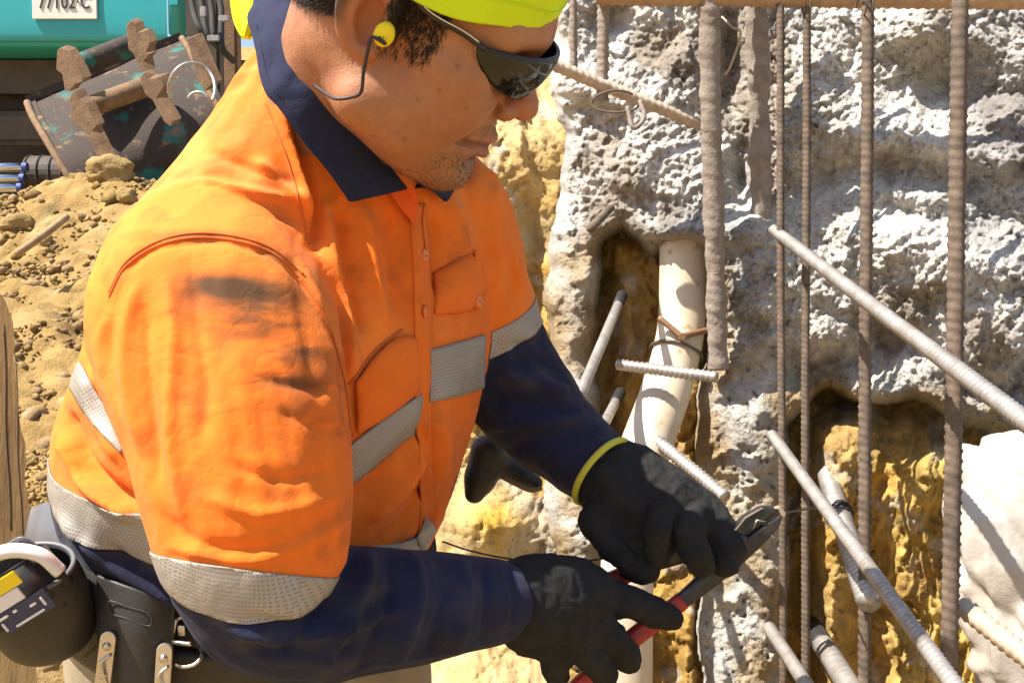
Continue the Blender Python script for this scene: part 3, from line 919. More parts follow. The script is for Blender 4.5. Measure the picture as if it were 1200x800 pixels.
def hit(px, py, part=-1, guess=None):
    d = nrm(P(px, py, 1.0) - CAM)
    loc, no, i, dist = SBVH[part].ray_cast(Vector(CAM), Vector(d))
    if loc is None:
        loc, no, i, dist = SBVH[part].find_nearest(Vector(P(px, py, guess or 1.0)))
    return np.array(loc), np.array(no)

def plane3(a, b, c, part):
    p = [hit(*q, part)[0] for q in (a, b, c)]
    n = nrm(np.cross(p[1] - p[0], p[2] - p[0]))
    if n[2] < 0: n = -n
    return p[0], n

def band(name, part, top, bot, off=.0016, matl='tape', cut=None, smax=None):
    """tape: the cloth between two cutting planes, lifted off"""
    fld = PW[:, part] - np.delete(PW, part, 1).max(1)          # > 0 on this tube
    if smax: fld = np.minimum(fld, (smax - SS) * 6)
    ins = fld > 0
    pos = SHV + SHN * off
    a, b_ = SHE[:, 0], SHE[:, 1]; m = ins[a] != ins[b_]
    a, b_ = a[m], b_[m]; a, b_ = np.where(ins[a], a, b_), np.where(ins[a], b_, a)
    t = (fld[a] / (fld[a] - fld[b_]))[:, None]; cr = pos[a] * (1 - t) + pos[b_] * t
    cnt = np.bincount(b_, minlength=len(pos))
    sm_ = np.stack([np.bincount(b_, cr[:, k], len(pos)) for k in range(3)], -1)
    pos = np.where((cnt > 0)[:, None], sm_ / np.maximum(cnt, 1)[:, None], pos)
    qq = SHQ[ins[SHQ].any(1) & (ins | (cnt > 0))[SHQ].all(1)]
    used = np.unique(qq); mp = -np.ones(len(SHV), int); mp[used] = np.arange(len(used))
    me = mesh_np('b', pos[used], mp[qq])
    bm = bmesh.new(); bm.from_mesh(me)
    for (p, n), inner in ((top, False), (bot, True)) + (((cut, False),) if cut else ()):
        bmesh.ops.bisect_plane(bm, geom=bm.verts[:] + bm.edges[:] + bm.faces[:], plane_co=Vector(p), plane_no=Vector(n), clear_outer=not inner, clear_inner=inner)
    # keep only the largest connected piece
    left = set(bm.verts); best = []
    while left:
        st = [left.pop()]; comp = list(st)
        while st:
            for ed in st.pop().link_edges:
                for w in ed.verts:
                    if w in left: left.remove(w); st.append(w); comp.append(w)
        if len(comp) > len(best): best = comp
    best = set(best); bmesh.ops.delete(bm, geom=[w for w in bm.verts if w not in best], context='VERTS')
    bm.verts.index_update()
    v = np.array([w.co[:] for w in bm.verts])
    f = [[w.index for w in p.verts] for p in bm.faces]; bm.free()
    c = v.mean(0); n = top[1]; e1 = nrm(np.cross(n, [0.1, 1, .05])); e2 = np.cross(n, e1)
    r = v - c; a = np.arctan2(r @ e2, r @ e1); rad = np.hypot(r @ e1, r @ e2).mean()
    uv = np.stack([a * rad, (v - bot[0]) @ bot[1]], -1)
    o = obj(name, v, f, M[matl], person, uv=uv)
    sm = o.modifiers.new('t', 'SOLIDIFY'); sm.thickness = .0012; sm.offset = -1
    return o

def strip(A, B, part, n=40, m=6, off=.0015, bulge=0.0, guess=1.0):
    """cloth patch laid on the shirt between two photo polylines"""
    A = catmull(np.array(A, float), n); B = catmull(np.array(B, float), n)
    V = np.zeros((m, n, 3)); Nn = np.zeros((m, n, 3))
    for j in range(m):
        t = j / (m - 1)
        for i in range(n):
            x, y = A[i] * (1 - t) + B[i] * t
            V[j, i], Nn[j, i] = hit(x, y, part, guess)
    for _ in range(12 if bulge else 2):
        V[1:-1, 1:-1] = (V[:-2, 1:-1] + V[2:, 1:-1] + V[1:-1, :-2] + V[1:-1, 2:]) / 4
        for r_ in (0, -1):
            V[r_, 1:-1] = (V[r_, :-2] + V[r_, 2:]) / 2; V[1:-1, r_] = (V[:-2, r_] + V[2:, r_]) / 2
    t = np.linspace(0, 1, m)[:, None]; u = np.linspace(0, 1, n)[None]
    h = off + bulge * (np.sin(t * math.pi) ** .7 * np.sin(u * math.pi) ** .5)
    Nn = nrm(Nn.mean((0, 1)) * .5 + Nn * .5)
    V = V + Nn * h[..., None]
    return V.reshape(-1, 3), grid_faces(n, m), Nn.reshape(-1, 3)

def cloth_patch(name, A, B, part, matl, n=40, m=8, off=.0018, bulge=0, parent=None, th=.0012, col=None, tape=False):
    v, f, Nn = strip(A, B, part, n, m, off, bulge)
    fn = np.cross(v[f[:, 1]] - v[f[:, 0]], v[f[:, 3]] - v[f[:, 0]])
    if (fn.mean(0) @ Nn.mean(0)) < 0: f = f[:, ::-1]
    G = v.reshape(m, n, 3); uv = None
    if tape:
        U = np.r_[0, np.cumsum(np.linalg.norm(np.diff(G[m // 2], axis=0), axis=1))]
        W = np.r_[0, np.cumsum(np.linalg.norm(np.diff(G[:, n // 2], axis=0), axis=1))]
        uv = np.stack([np.tile(U, m), np.repeat(W, n)], -1)
    o = obj(name, v, f, M[matl], parent or person, uv=uv, col=np.tile(np.array(col if col is not None else ORANGE), (len(v), 1)))
    s = o.modifiers.new('t', 'SOLIDIFY'); s.thickness = th; s.offset = -1
    return o

def seam(name, pts, part, r=.0011, lift=.0006, matl='seam', n=60, wig=0.0):
    pts = catmull(np.array(pts, float), n) if len(pts) > 2 else np.linspace(pts[0], pts[1], n)
    v = []
    for k, p in enumerate(pts):
        l, no = hit(p[0], p[1], part); v.append(l + no * (lift + wig * math.sin(k * 2.2)))
    v = np.array(v)
    v[1:-1] = (v[:-2] + v[1:-1] + v[2:]) / 3
    return MB().tube(v, r, 6).build(name, M[matl], person, smooth=True)

ORANGE = np.array([.86, .185, .018])
NAVY = np.array([.017, .019, .047])

def shirt_colours():
    v = SHV; pr = proj(v); x, y = pr[:, 0], pr[:, 1]
    col = np.repeat(ORANGE[None], len(v), 0)
    n = fbm(v * 14, 4, 201); n2 = fbm(v * 40, 3, 202)
    col *= (1 + .10 * n + .05 * n2)[:, None]
    fade = sstep(-.1, .5, fbm(v * 7, 3, 207))[:, None] * .35
    glare = (sstep(.25, .75, SHN[:, 2]) * (SPID == 0) * sstep(320, 240, y) * (.6 + .4 * n))[:, None] * .55     # sun glare painted into the colour of the upward-facing yoke
    col = col * (1 - glare) + np.array([.93, .42, .15]) * glare
    col = col * (1 - fade) + np.array([.95, .33, .07]) * fade
    def dirt(k, c=(.10, .05, .022)):
        nonlocal col
        k = np.clip(k, 0, 1)[:, None]; col = col * (1 - k) + np.array(c) * k
    nm = sstep(-.35, .35, fbm(v * np.array([16, 16, 75]), 5, 210, .6))
    near = SPID == 1; tor = SPID == 0
    dirt(near * gauss(x, y, 272, 338, 62, 18, .05) * (.8 + .2 * nm) * 1.6)
    dirt(near * gauss(x, y, 300, 362, 70, 24, .3) * (.3 + .7 * nm))
    dirt(near * gauss(x, y, 250, 385, 60, 30, 0) * nm * .6)
    dirt(near * gauss(x, y, 340, 405, 55, 40, .8) * nm)
    dirt(near * gauss(x, y, 350, 450, 60, 8, .12) * nm * .8)
    dirt(near * gauss(x, y, 360, 490, 45, 10, .15) * nm * .7)
    dirt(near * sstep(.1, .6, n2) * .3)
    dirt(tor * gauss(x, y, 320, 250, 50, 26, .4) * nm * .5, (.35, .10, .03))
    dirt(tor * gauss(x, y, 320, 290, 30, 12, .4) * .45)
    dirt(tor * sstep(.15, .6, n2) * .25)
    dirt((gauss(x, y, 235, 277, 70, 7, .0) + gauss(x, y, 320, 298, 30, 9, .5)) * (.4 + .6 * nm) * .75)
    dirt(tor * sstep(.0, .45, fbm(v * np.array([25, 25, 60]), 3, 233)) * sstep(560, 300, x) * .22)
    dirt(near * sstep(.55, .35, SS) * 0)
    return col

def build_shirt_parts():
    def silh(px, py):
        pr = proj(SHV); m = (SPID == 0)
        i = np.flatnonzero(m)[np.argsort(np.hypot(pr[m, 0] - px, pr[m, 1] - py))[:12]]
        return SHV[i].mean(0)
    n_top = plane3((205, 655), (415, 612), (305, 670), 1); n_bot = plane3((222, 711), (398, 690), (305, 727), 1)
    def pl3(a, b, c):
        n = nrm(np.cross(b - a, c - a)); n = n if n[2] > 0 else -n
        return a, n
    H = lambda x, y: hit(x, y, 0)[0]
    def lsq(*p):
        p = np.array(p); c = p.mean(0); n = np.linalg.svd(p - c)[2][2]
        return c, (n if n[2] > 0 else -n)
    TX = torso_rings(); TAX = nrm(TX[4, :3] - TX[0, :3]); TFW = nrm(TX[2, 3:6])
    def around(a, b, tilt=0.0):
        e = nrm(b - a); n = nrm(TAX + TFW * tilt); n = nrm(n - (n @ e) * e)
        return a, (n if n[2] > 0 else -n)
    h_top = around(silh(64, 541), H(172, 602)); h_bot = around(silh(56, 574), H(195, 664))
    front_cut = (TX[2, :3] + TFW * .135, TFW)
    f_top = plane3((588, 388), (628, 362), (606, 377), 2); f_bot = plane3((588, 410), (636, 386), (612, 402), 2)
    T1 = limb_rings(NEAR); T2 = limb_rings(FAR)
    def mid_plane(rings, k0, px_top, px_bot, part):
        R = catmull(rings, 60); ax = nrm(R[k0 + 2, :3] - R[k0 - 2, :3])
        a = hit(*px_top, part)[0]; b = hit(*px_bot, part)[0]
        n = -ax
        return (a, n), (b, n)
    f_top, f_bot = mid_plane(T2, 24, (606, 374), (612, 400), 2)
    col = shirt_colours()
    def below(pl, v): return ((v - pl[0]) @ pl[1]) < 0
    midp = lambda a, b: ((a[0] + b[0]) / 2, nrm(a[1] + b[1]))
    for part, pl in ((1, midp(n_top, n_bot)), (0, midp(h_top, h_bot)), (2, midp(f_top, f_bot))):
        m = (SPID == part) & below(pl, SHV)
        if part == 1: m &= SS > .42
        if part == 0:
            frt = (SHV - front_cut[0]) @ front_cut[1] > 0
            m = np.where(frt, (SPID == 0) & (proj(SHV)[:, 1] > 643) & (proj(SHV)[:, 0] > 150), m)
        if part == 1: m |= (SPID == 1) & (SS > .61)
        if part == 2: m |= (SPID == 2) & (SS > .6)
        nn = fbm(SHV[m] * 20, 3, 220)
        col[m] = NAVY * (1 + .4 * nn[:, None])
        dst = sstep(.0, .6, fbm(SHV[m] * np.array([30, 30, 55]), 4, 230))[:, None] * .18
        col[m] = col[m] * (1 - dst) + np.array([.16, .13, .11]) * dst
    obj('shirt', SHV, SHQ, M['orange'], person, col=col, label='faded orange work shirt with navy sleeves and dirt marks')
    band('reflective_tape', 1, n_top, n_bot, smax=.60)
    cloth_patch('reflective_tape', [(80, 400), (98, 428), (114, 458), (132, 488), (152, 516)], [(68, 432), (84, 456), (100, 482), (120, 508), (144, 532)], 0, 'tape', 40, 10, .0028, tape=True)
    band('reflective_tape', 0, h_top, h_bot, cut=front_cut); band('reflective_tape', 2, f_top, f_bot)
    cloth_patch('reflective_tape', [(378, 546), (430, 504), (468, 477), (499, 456)], [(376, 592), (430, 552), (468, 521), (500, 498)], 0, 'tape', 40, 12, .0028, tape=True)
    cloth_patch('reflective_tape', [(502, 410), (535, 401), (567, 392)], [(502, 471), (535, 464), (565, 454)], 0, 'tape', 30, 14, .0028, tape=True)
    cloth_patch('reflective_tape', [(420, 640), (470, 634), (518, 614)], [(420, 668), (470, 660), (512, 642)], 0, 'tape', 30, 8, .0028, tape=True)
    # placket, pockets, seams
    cloth_patch('placket', [(478, 240), (484, 300), (486, 380), (484, 440), (490, 520), (492, 600), (488, 632)],
                [(497, 238), (503, 300), (505, 380), (504, 440), (505, 520), (507, 600), (503, 630)], 0, 'orange', 60, 5, .0022)
    pk = cloth_patch('chest_pocket', [(414, 446), (440, 412), (466, 392), (486, 396)], [(416, 508), (442, 494), (468, 476), (488, 458)], 0, 'orange', 26, 12, .004, .007)
    pf = cloth_patch('chest_pocket', [(507, 320), (530, 306), (555, 295), (573, 290)], [(508, 368), (530, 369), (556, 364), (579, 354)], 0, 'orange', 26, 12, .002, .008)
    l, no = hit(573, 352, 0); b = nrm(no)
    MB().tube([l + b * .003, l + b * .008, l + b * .0095, l + b * .0085], [.0065, .0065, .005, .003], 18).build('button', M['button'], pf, smooth=True)
    for py in (300, 365):
        l, no = hit(494, py, 0)
        MB().tube([l + no * .002, l + no * .0045, l + no * .005, l + no * .0048], [.0055, .0055, .0042, .002], 16).build('button', M['button'], person, smooth=True)
    seam('pocket_stitching', [(409, 450), (440, 410), (471, 386)], 0)
    seam('pocket_stitching', [(507, 321), (540, 303), (573, 291)], 0)
    for o_ in (0, 5):
        seam('sleeve_seam', [(128, 348 - o_), (146, 314 - o_), (180, 290 - o_), (222, 279 - o_), (270, 281 - o_), (318, 296 - o_), (352 + o_ * .6, 326 - o_)], -1, .0008, .0003, wig=.0007, n=150)
    seam('sleeve_seam', [(352, 326), (380, 370), (402, 440), (412, 510)], -1, .0012, .0008)
    seam('yoke_seam', [(310, 120), (338, 190), (354, 250), (362, 290)], 0, .001, .0004)
    seam('placket_edge', [(494, 240), (492, 262), (497, 300)], 0, .0009, .0028)
    # collar
    rows = [((474, 222, .905), (407, 238, .868)), ((446, 186, .888), (390, 214, .857)), ((412, 146, .868), (352, 165, .842)), ((384, 104, .856), (325, 128, .838)),
            ((363, 60, .857), (309, 108, .842)), ((350, 15, .875), (300, 62, .862)), ((352, -22, .905), (296, 20, .90)), ((375, -45, .94), (315, -25, .955)),
            ((425, -50, .985), (380, -52, 1.03)), ((490, 10, 1.01), (490, 10, 1.05)), ((525, 90, 1.01), (545, 90, 1.05)), ((520, 160, .99), (550, 175, 1.02)),
            ((490, 222, .94), (520, 240, .97))]
    A = catmull(np.array([P(*r[0]) for r in rows]), 90); B = catmull(np.array([P(*r[1]) for r in rows]), 90)
    C = A.mean(0); ax = nrm(head_w((-.03, 0, 0)) - P(398, 120, .93))
    prof = [(-.30, -.010), (-.12, -.006), (-.03, -.001), (.0, .003), (.06, .006), (.16, .0075), (.35, .007), (.6, .0055), (.8, .004), (1.0, .003)]
    V = []
    for t, h in prof:
        base = A + (B - A) * max(t, 0)
        outw = nrm(np.cross(np.gradient(A, axis=0), B - A))
        sgn = np.sign(((A - C) * outw).sum(1).mean()); outw = outw * sgn
        if t < 0: base = A + (-ax) * (-t) * .11 + nrm(C - A) * .004
        V.append(base + outw * h)
    V = np.array(V); cr = sstep(150, 60, proj(V.reshape(-1, 3))[:, 1]); nz = fbm(V.reshape(-1, 3) * 40, 3, 240) * .0022 * (1 + cr) + cr * (1 - 2 * np.abs(vnoise(V.reshape(-1, 3) * 55, 243))) * .0022 + (1 - 2 * np.abs(vnoise(V.reshape(-1, 3) * 30, 241))) * .001
    outw = np.broadcast_to(outw, V.shape).reshape(-1, 3)
    V = V.reshape(-1, 3) + outw * nz[:, None]
    o = obj('collar', V, grid_faces(90, len(prof)), M['navy'], person, label='navy turned-down collar')
    s = o.modifiers.new('t', 'SOLIDIFY'); s.thickness = .0022; s.offset = 0
    o.modifiers.new('s', 'SUBSURF').levels = 1; o.modifiers['s'].render_levels = 1
    ev = V.reshape(len(prof), 90, 3)
    MB().tube(ev[-2] * .75 + ev[-1] * .25 + (ev[-1] - ev[-2]) * 0 - FWD * .0012, .0007, 5).build('collar_stitching', M['navy'], person, smooth=True)
    # orange inner stand at the throat
    v = np.array([P(450, 205, .906), P(470, 212, .912), P(486, 224, .92), P(490, 240, .925), P(484, 262, .925), P(470, 244, .915), P(456, 226, .908)])
    v2 = v + FWD * .006
    n = len(v)
    obj('collar_stand', np.vstack([v, v2]), [tuple(range(n)), tuple(range(n, 2 * n))[::-1]] + [(k, k + n, (k + 1) % n + n, (k + 1) % n) for k in range(n)],
        M['orange'], person, smooth=False, col=np.tile(np.array([.85, .12, .015]), (2 * n, 1)))

build_shirt_parts()
# ------------------------------------------------------------------ head
NECK = head_l(P(400, 118, .92)); NECK2 = head_l(P(385, 250, .985))
def head_sdf(p):
    ay = np.abs(p[:, 1]); s = np.stack([p[:, 0], ay, p[:, 2]], -1)          # mirrored half
    d = ell(s, (-.014, 0, .052), (.100, .079, .088))
    d = smin(d, ell(s, (.046, 0, .045), (.060, .062, .062)), .03)
    d = smin(d, ell(s, (.040, 0, -.020), (.058, .066, .078)), .025)
    d = smin(d, cone(s, (.004, .052, -.060), (.072, .014, -.092), .024, .021), .028)     # jaw
    d = smin(d, ell(s, (.040, 0, -.070), (.046, .050, .038)), .02)                        # under the chin
    d = smin(d, ell(s, (.063, .040, -.026), (.030, .027, .030)), .020)                    # cheek
    d = smin(d, ell(s, (.056, .052, -.002), (.026, .017, .016)), .018)                    # cheekbone
    d = smin(d, ell(s, (.038, .050, -.048), (.030, .015, .028)), .02)                     # full lower cheek
    d = smin(d, ell(s, (.076, 0, -.056), (.025, .029, .027)), .012)                       # muzzle
    d = smin(d, ell(s, (.082, .004, -.097), (.017, .020, .014)), .014)                    # chin
    d = smin(d, cone(s, (.098, 0, .036), (.082, .045, .034), .011, .011), .014)           # brow
    d = smax(d, -ell(s, (.104, .033, .010), (.018, .020, .014)), .014)                    # eye socket
    d = smin(d, ell(s, (.080, .033, .010), (.0135, .0145, .012)), .005)                   # closed lids
    d = smin(d, cone(s, (.093, 0, .022), (.110, 0, -.014), .0085, .0105), .010)           # nose
    d = smin(d, ell(s, (.113, 0, -.020), (.0130, .0135, .0115)), .006)
    d = smin(d, ell(s, (.101, .0145, -.026), (.0115, .0080, .0085)), .005)
    d = smax(d, -ell(s, (.108, .0075, -.035), (.006, .0035, .005)), .003)
    d = smax(d, -cone(s, (.0945, .0225, -.026), (.084, .037, -.056), .0045, .0045), .007)   # nose-to-mouth fold
    d = smin(d, cone(s, (.1005, .004, -.0575), (.084, .027, -.0570), .0068, .0034), .004) # lips
    d = smin(d, cone(s, (.0985, .0, -.0695), (.085, .024, -.0630), .0080, .0040), .004)
    d = smax(d, -cone(s, (.110, 0, -.0636), (.083, .034, -.0585), .0046, .0026), .0030)
    d = smax(d, -cone(s, (.099, 0, -.0805), (.090, .015, -.0800), .0030, .0020), .010)    # groove over the chin
    # ear
    Rt = np.array([[.93, .30, -.20], [-.27, .95, .12], [.24, -.06, .97]])                 # tilted back, flaring out
    q = (s - np.array([-.012, .083, .010], np.float32)) @ Rt.astype(np.float32)
    ear = ell(q, (0, 0, .002), (.0210, .0095, .0345))
    ear = smin(ear, ell(q, (.004, 0, -.026), (.011, .0065, .013)), .008)
    ear = smax(ear, -ell(q, (.004, .012, -.003), (.0130, .0150, .0205)), .003)
    ear = smax(ear, -ell(q, (-.004, .011, .021), (.0115, .0085, .0080)), .003)
    rr = np.hypot(q[:, 0] / .0190, (q[:, 2] - .004) / .0315)
    rim = np.hypot((rr - 1) * .022, q[:, 1] - .0065) - .0040
    rim = np.where((q[:, 0] > .012) & (q[:, 2] < .012), .03, rim)
    ear = smin(ear, rim, .004)
    ear = smin(ear, ell(q, (.017, .0035, -.004), (.0045, .0045, .007)), .004)             # tragus
    d = smin(d, ear, .006)
    # neck and upper chest
    nk = cone(p, (-.030, 0, -.035), NECK, .058, .064)
    d = smin(d, nk, .022)
    d = smin(d, cone(p, NECK, NECK2, .062, .060), .02)
    # creases in the neck
    return d

def build_head():
    lo = (-.20, -.14, -.30); hi = (.135, .14, .145)
    hl = .0021
    V, Q = surface(head_sdf, lo, hi, hl)
    N, f = grad(head_sdf, V, .001)
    x, y, z = V.T; ay = np.abs(y)
    n1 = fbm(V * 120, 3, 301); n2 = fbm(V * 45, 3, 302)
    V2 = V + N * ((n1 * .00025) + (n2 * .0005))[:, None]
    base = np.array([.385, .175, .086]); col = np.repeat(base[None], len(V), 0) * (1 + .12 * n2 + .10 * n1)[:, None]
    def mixin(c, k):
        nonlocal col
        k = np.clip(k, 0, 1)[:, None]; col = col * (1 - k) + np.array(c) * k
    g = lambda c, r: np.exp(-(((np.stack([x, ay, z], -1) - np.array(c)) / np.array(r)) ** 2).sum(-1))
    mixin((.46, .15, .085), g((.110, 0, -.022), (.02, .02, .02)) * .6)              # nose
    mixin((.42, .15, .08), g((.07, .045, -.02), (.03, .03, .025)) * .45)           # cheeks
    mixin((.45, .15, .085), g((-.012, .086, .01), (.025, .012, .04)) * .7)          # ears
    lip = np.minimum(g((.101, 0, -.058), (.012, .022, .0055)) + g((.098, 0, -.0695), (.012, .019, .006)), 1)
    mixin((.46, .17, .13), lip * .9)
    mixin((.10, .035, .03), np.exp(-((z + .0636 - .15 * ay) / .0018) ** 2) * sstep(.034, .026, ay) * sstep(.07, .085, x) * .9)
    st = sstep(-.050, -.075, z + .0 * x) * sstep(.012, .045, x) * sstep(.055, .03, ay)
    st = np.maximum(st * .8, g((.098, .016, -.047), (.014, .018, .007)) * .9)      # beard shadow, moustache
    spk = sstep(.0, .5, fbm(V * 420, 2, 310))
    mixin((.17, .10, .07), st * (.35 + .5 * spk) * sstep(-.6, .2, fbm(V * 60, 2, 312)))
    pj = proj(head_w(V)); fr = ((CAM - head_w(V)) * (N @ HEAD_R.T @ CAMB.T)).sum(1) > 0
    for cx, cy, rr in [(516, 106, .0020), (475, 163, .0028), (536, 79, .0032), (488, 115, .0016), (503, 140, .0014), (548, 128, .0014)]:      # moles
        i = np.argmin(np.hypot(pj[:, 0] - cx, pj[:, 1] - cy) + 1e3 * ~fr)
        mixin((.10, .04, .03), np.exp(-((V - V[i]) ** 2).sum(1) / (rr * .8) ** 2) * .55)
    scalp = sstep(.022, .05, z - .55 * (x - .0) + .0) * sstep(.075, .045, x - .35 * (z - .03))
    scalp = np.maximum(scalp, sstep(-.005, -.03, x) * sstep(-.008, .012, z - .3 * x))
    mixin((.05, .038, .032), scalp * (1 - sstep(.072, .08, ay) * sstep(-.03, -.02, x) * sstep(.045, .03, z)) * .9)
    W = head_w(V2)
    obj('body', W, Q, M['skin'], person, col=col, label='tanned face with stubble')
    # hair: short strands over the sides and nape
    m = (scalp > .5) & (z < .075)
    m &= ~((ay > .079) & (x > -.045) & (x < .02) & (z < .052))
    idx = np.flatnonzero(m); RNG.shuffle(idx); idx = np.repeat(idx, 3)[:26000]
    strands('hair', V[idx], N[idx], np.array([-.35, 0, -.75]), .0075, .00022, 'hair', 301)
    # sideburn
    cand = np.flatnonzero((x > .002) & (x < .042) & (z > -.012) & (z < .045) & (ay > .055) & (RNG.random(len(x)) < sstep(-.02, .035, z)))
    cand = np.repeat(cand, 5)
    strands('sideburn', V[cand][:6000], N[cand][:6000], np.array([.2, 0, -1]), .006, .0002, 'hair', 302)
    # goatee and moustache bristles
    pr = st * (np.abs(z + .063) > .006)
    cand = np.flatnonzero(RNG.random(len(x)) < pr * .8)
    strands('stubble', V[cand][:5000], N[cand][:5000], np.array([.25, 0, -.8]), .0024, .00016, 'stubble', 303)

def strands(name, root, nor, lean, L, r, matl, seed):
    rs = np.random.default_rng(seed); n = len(root)
    if n == 0: return
    jt = rs.normal(0, .0017, (n, 3)); root = root + jt - nor * (jt * nor).sum(1)[:, None]
    dirn = nrm(nor * .55 + lean + rs.normal(0, .28, (n, 3)))
    dirn = nrm(dirn - nor * np.minimum(0, (dirn * nor).sum(1))[:, None])
    ln = L * (.5 + .8 * rs.random(n))[:, None]
    side = nrm(np.cross(dirn, rs.normal(0, 1, (n, 3)))); up2 = np.cross(dirn, side)
    mid = root + dirn * ln * .55; tip = root + nrm(dirn + lean * .35) * ln
    v = np.stack([root + side * r, root - side * r * .5 + up2 * r * .87, root - side * r * .5 - up2 * r * .87,
                  mid + side * r * .8, mid - side * r * .4 + up2 * r * .7, mid - side * r * .4 - up2 * r * .7, tip], 1)
    b = np.arange(n)[:, None] * 7
    q = np.concatenate([b + np.array([[i, (i + 1) % 3, (i + 1) % 3 + 3, i + 3]]) for i in range(3)])
    t = np.concatenate([b + np.array([[3 + i, 3 + (i + 1) % 3, 6]]) for i in range(3)])
    obj(name, head_w(v.reshape(-1, 3)), [q, t], M[matl], person)

build_head()

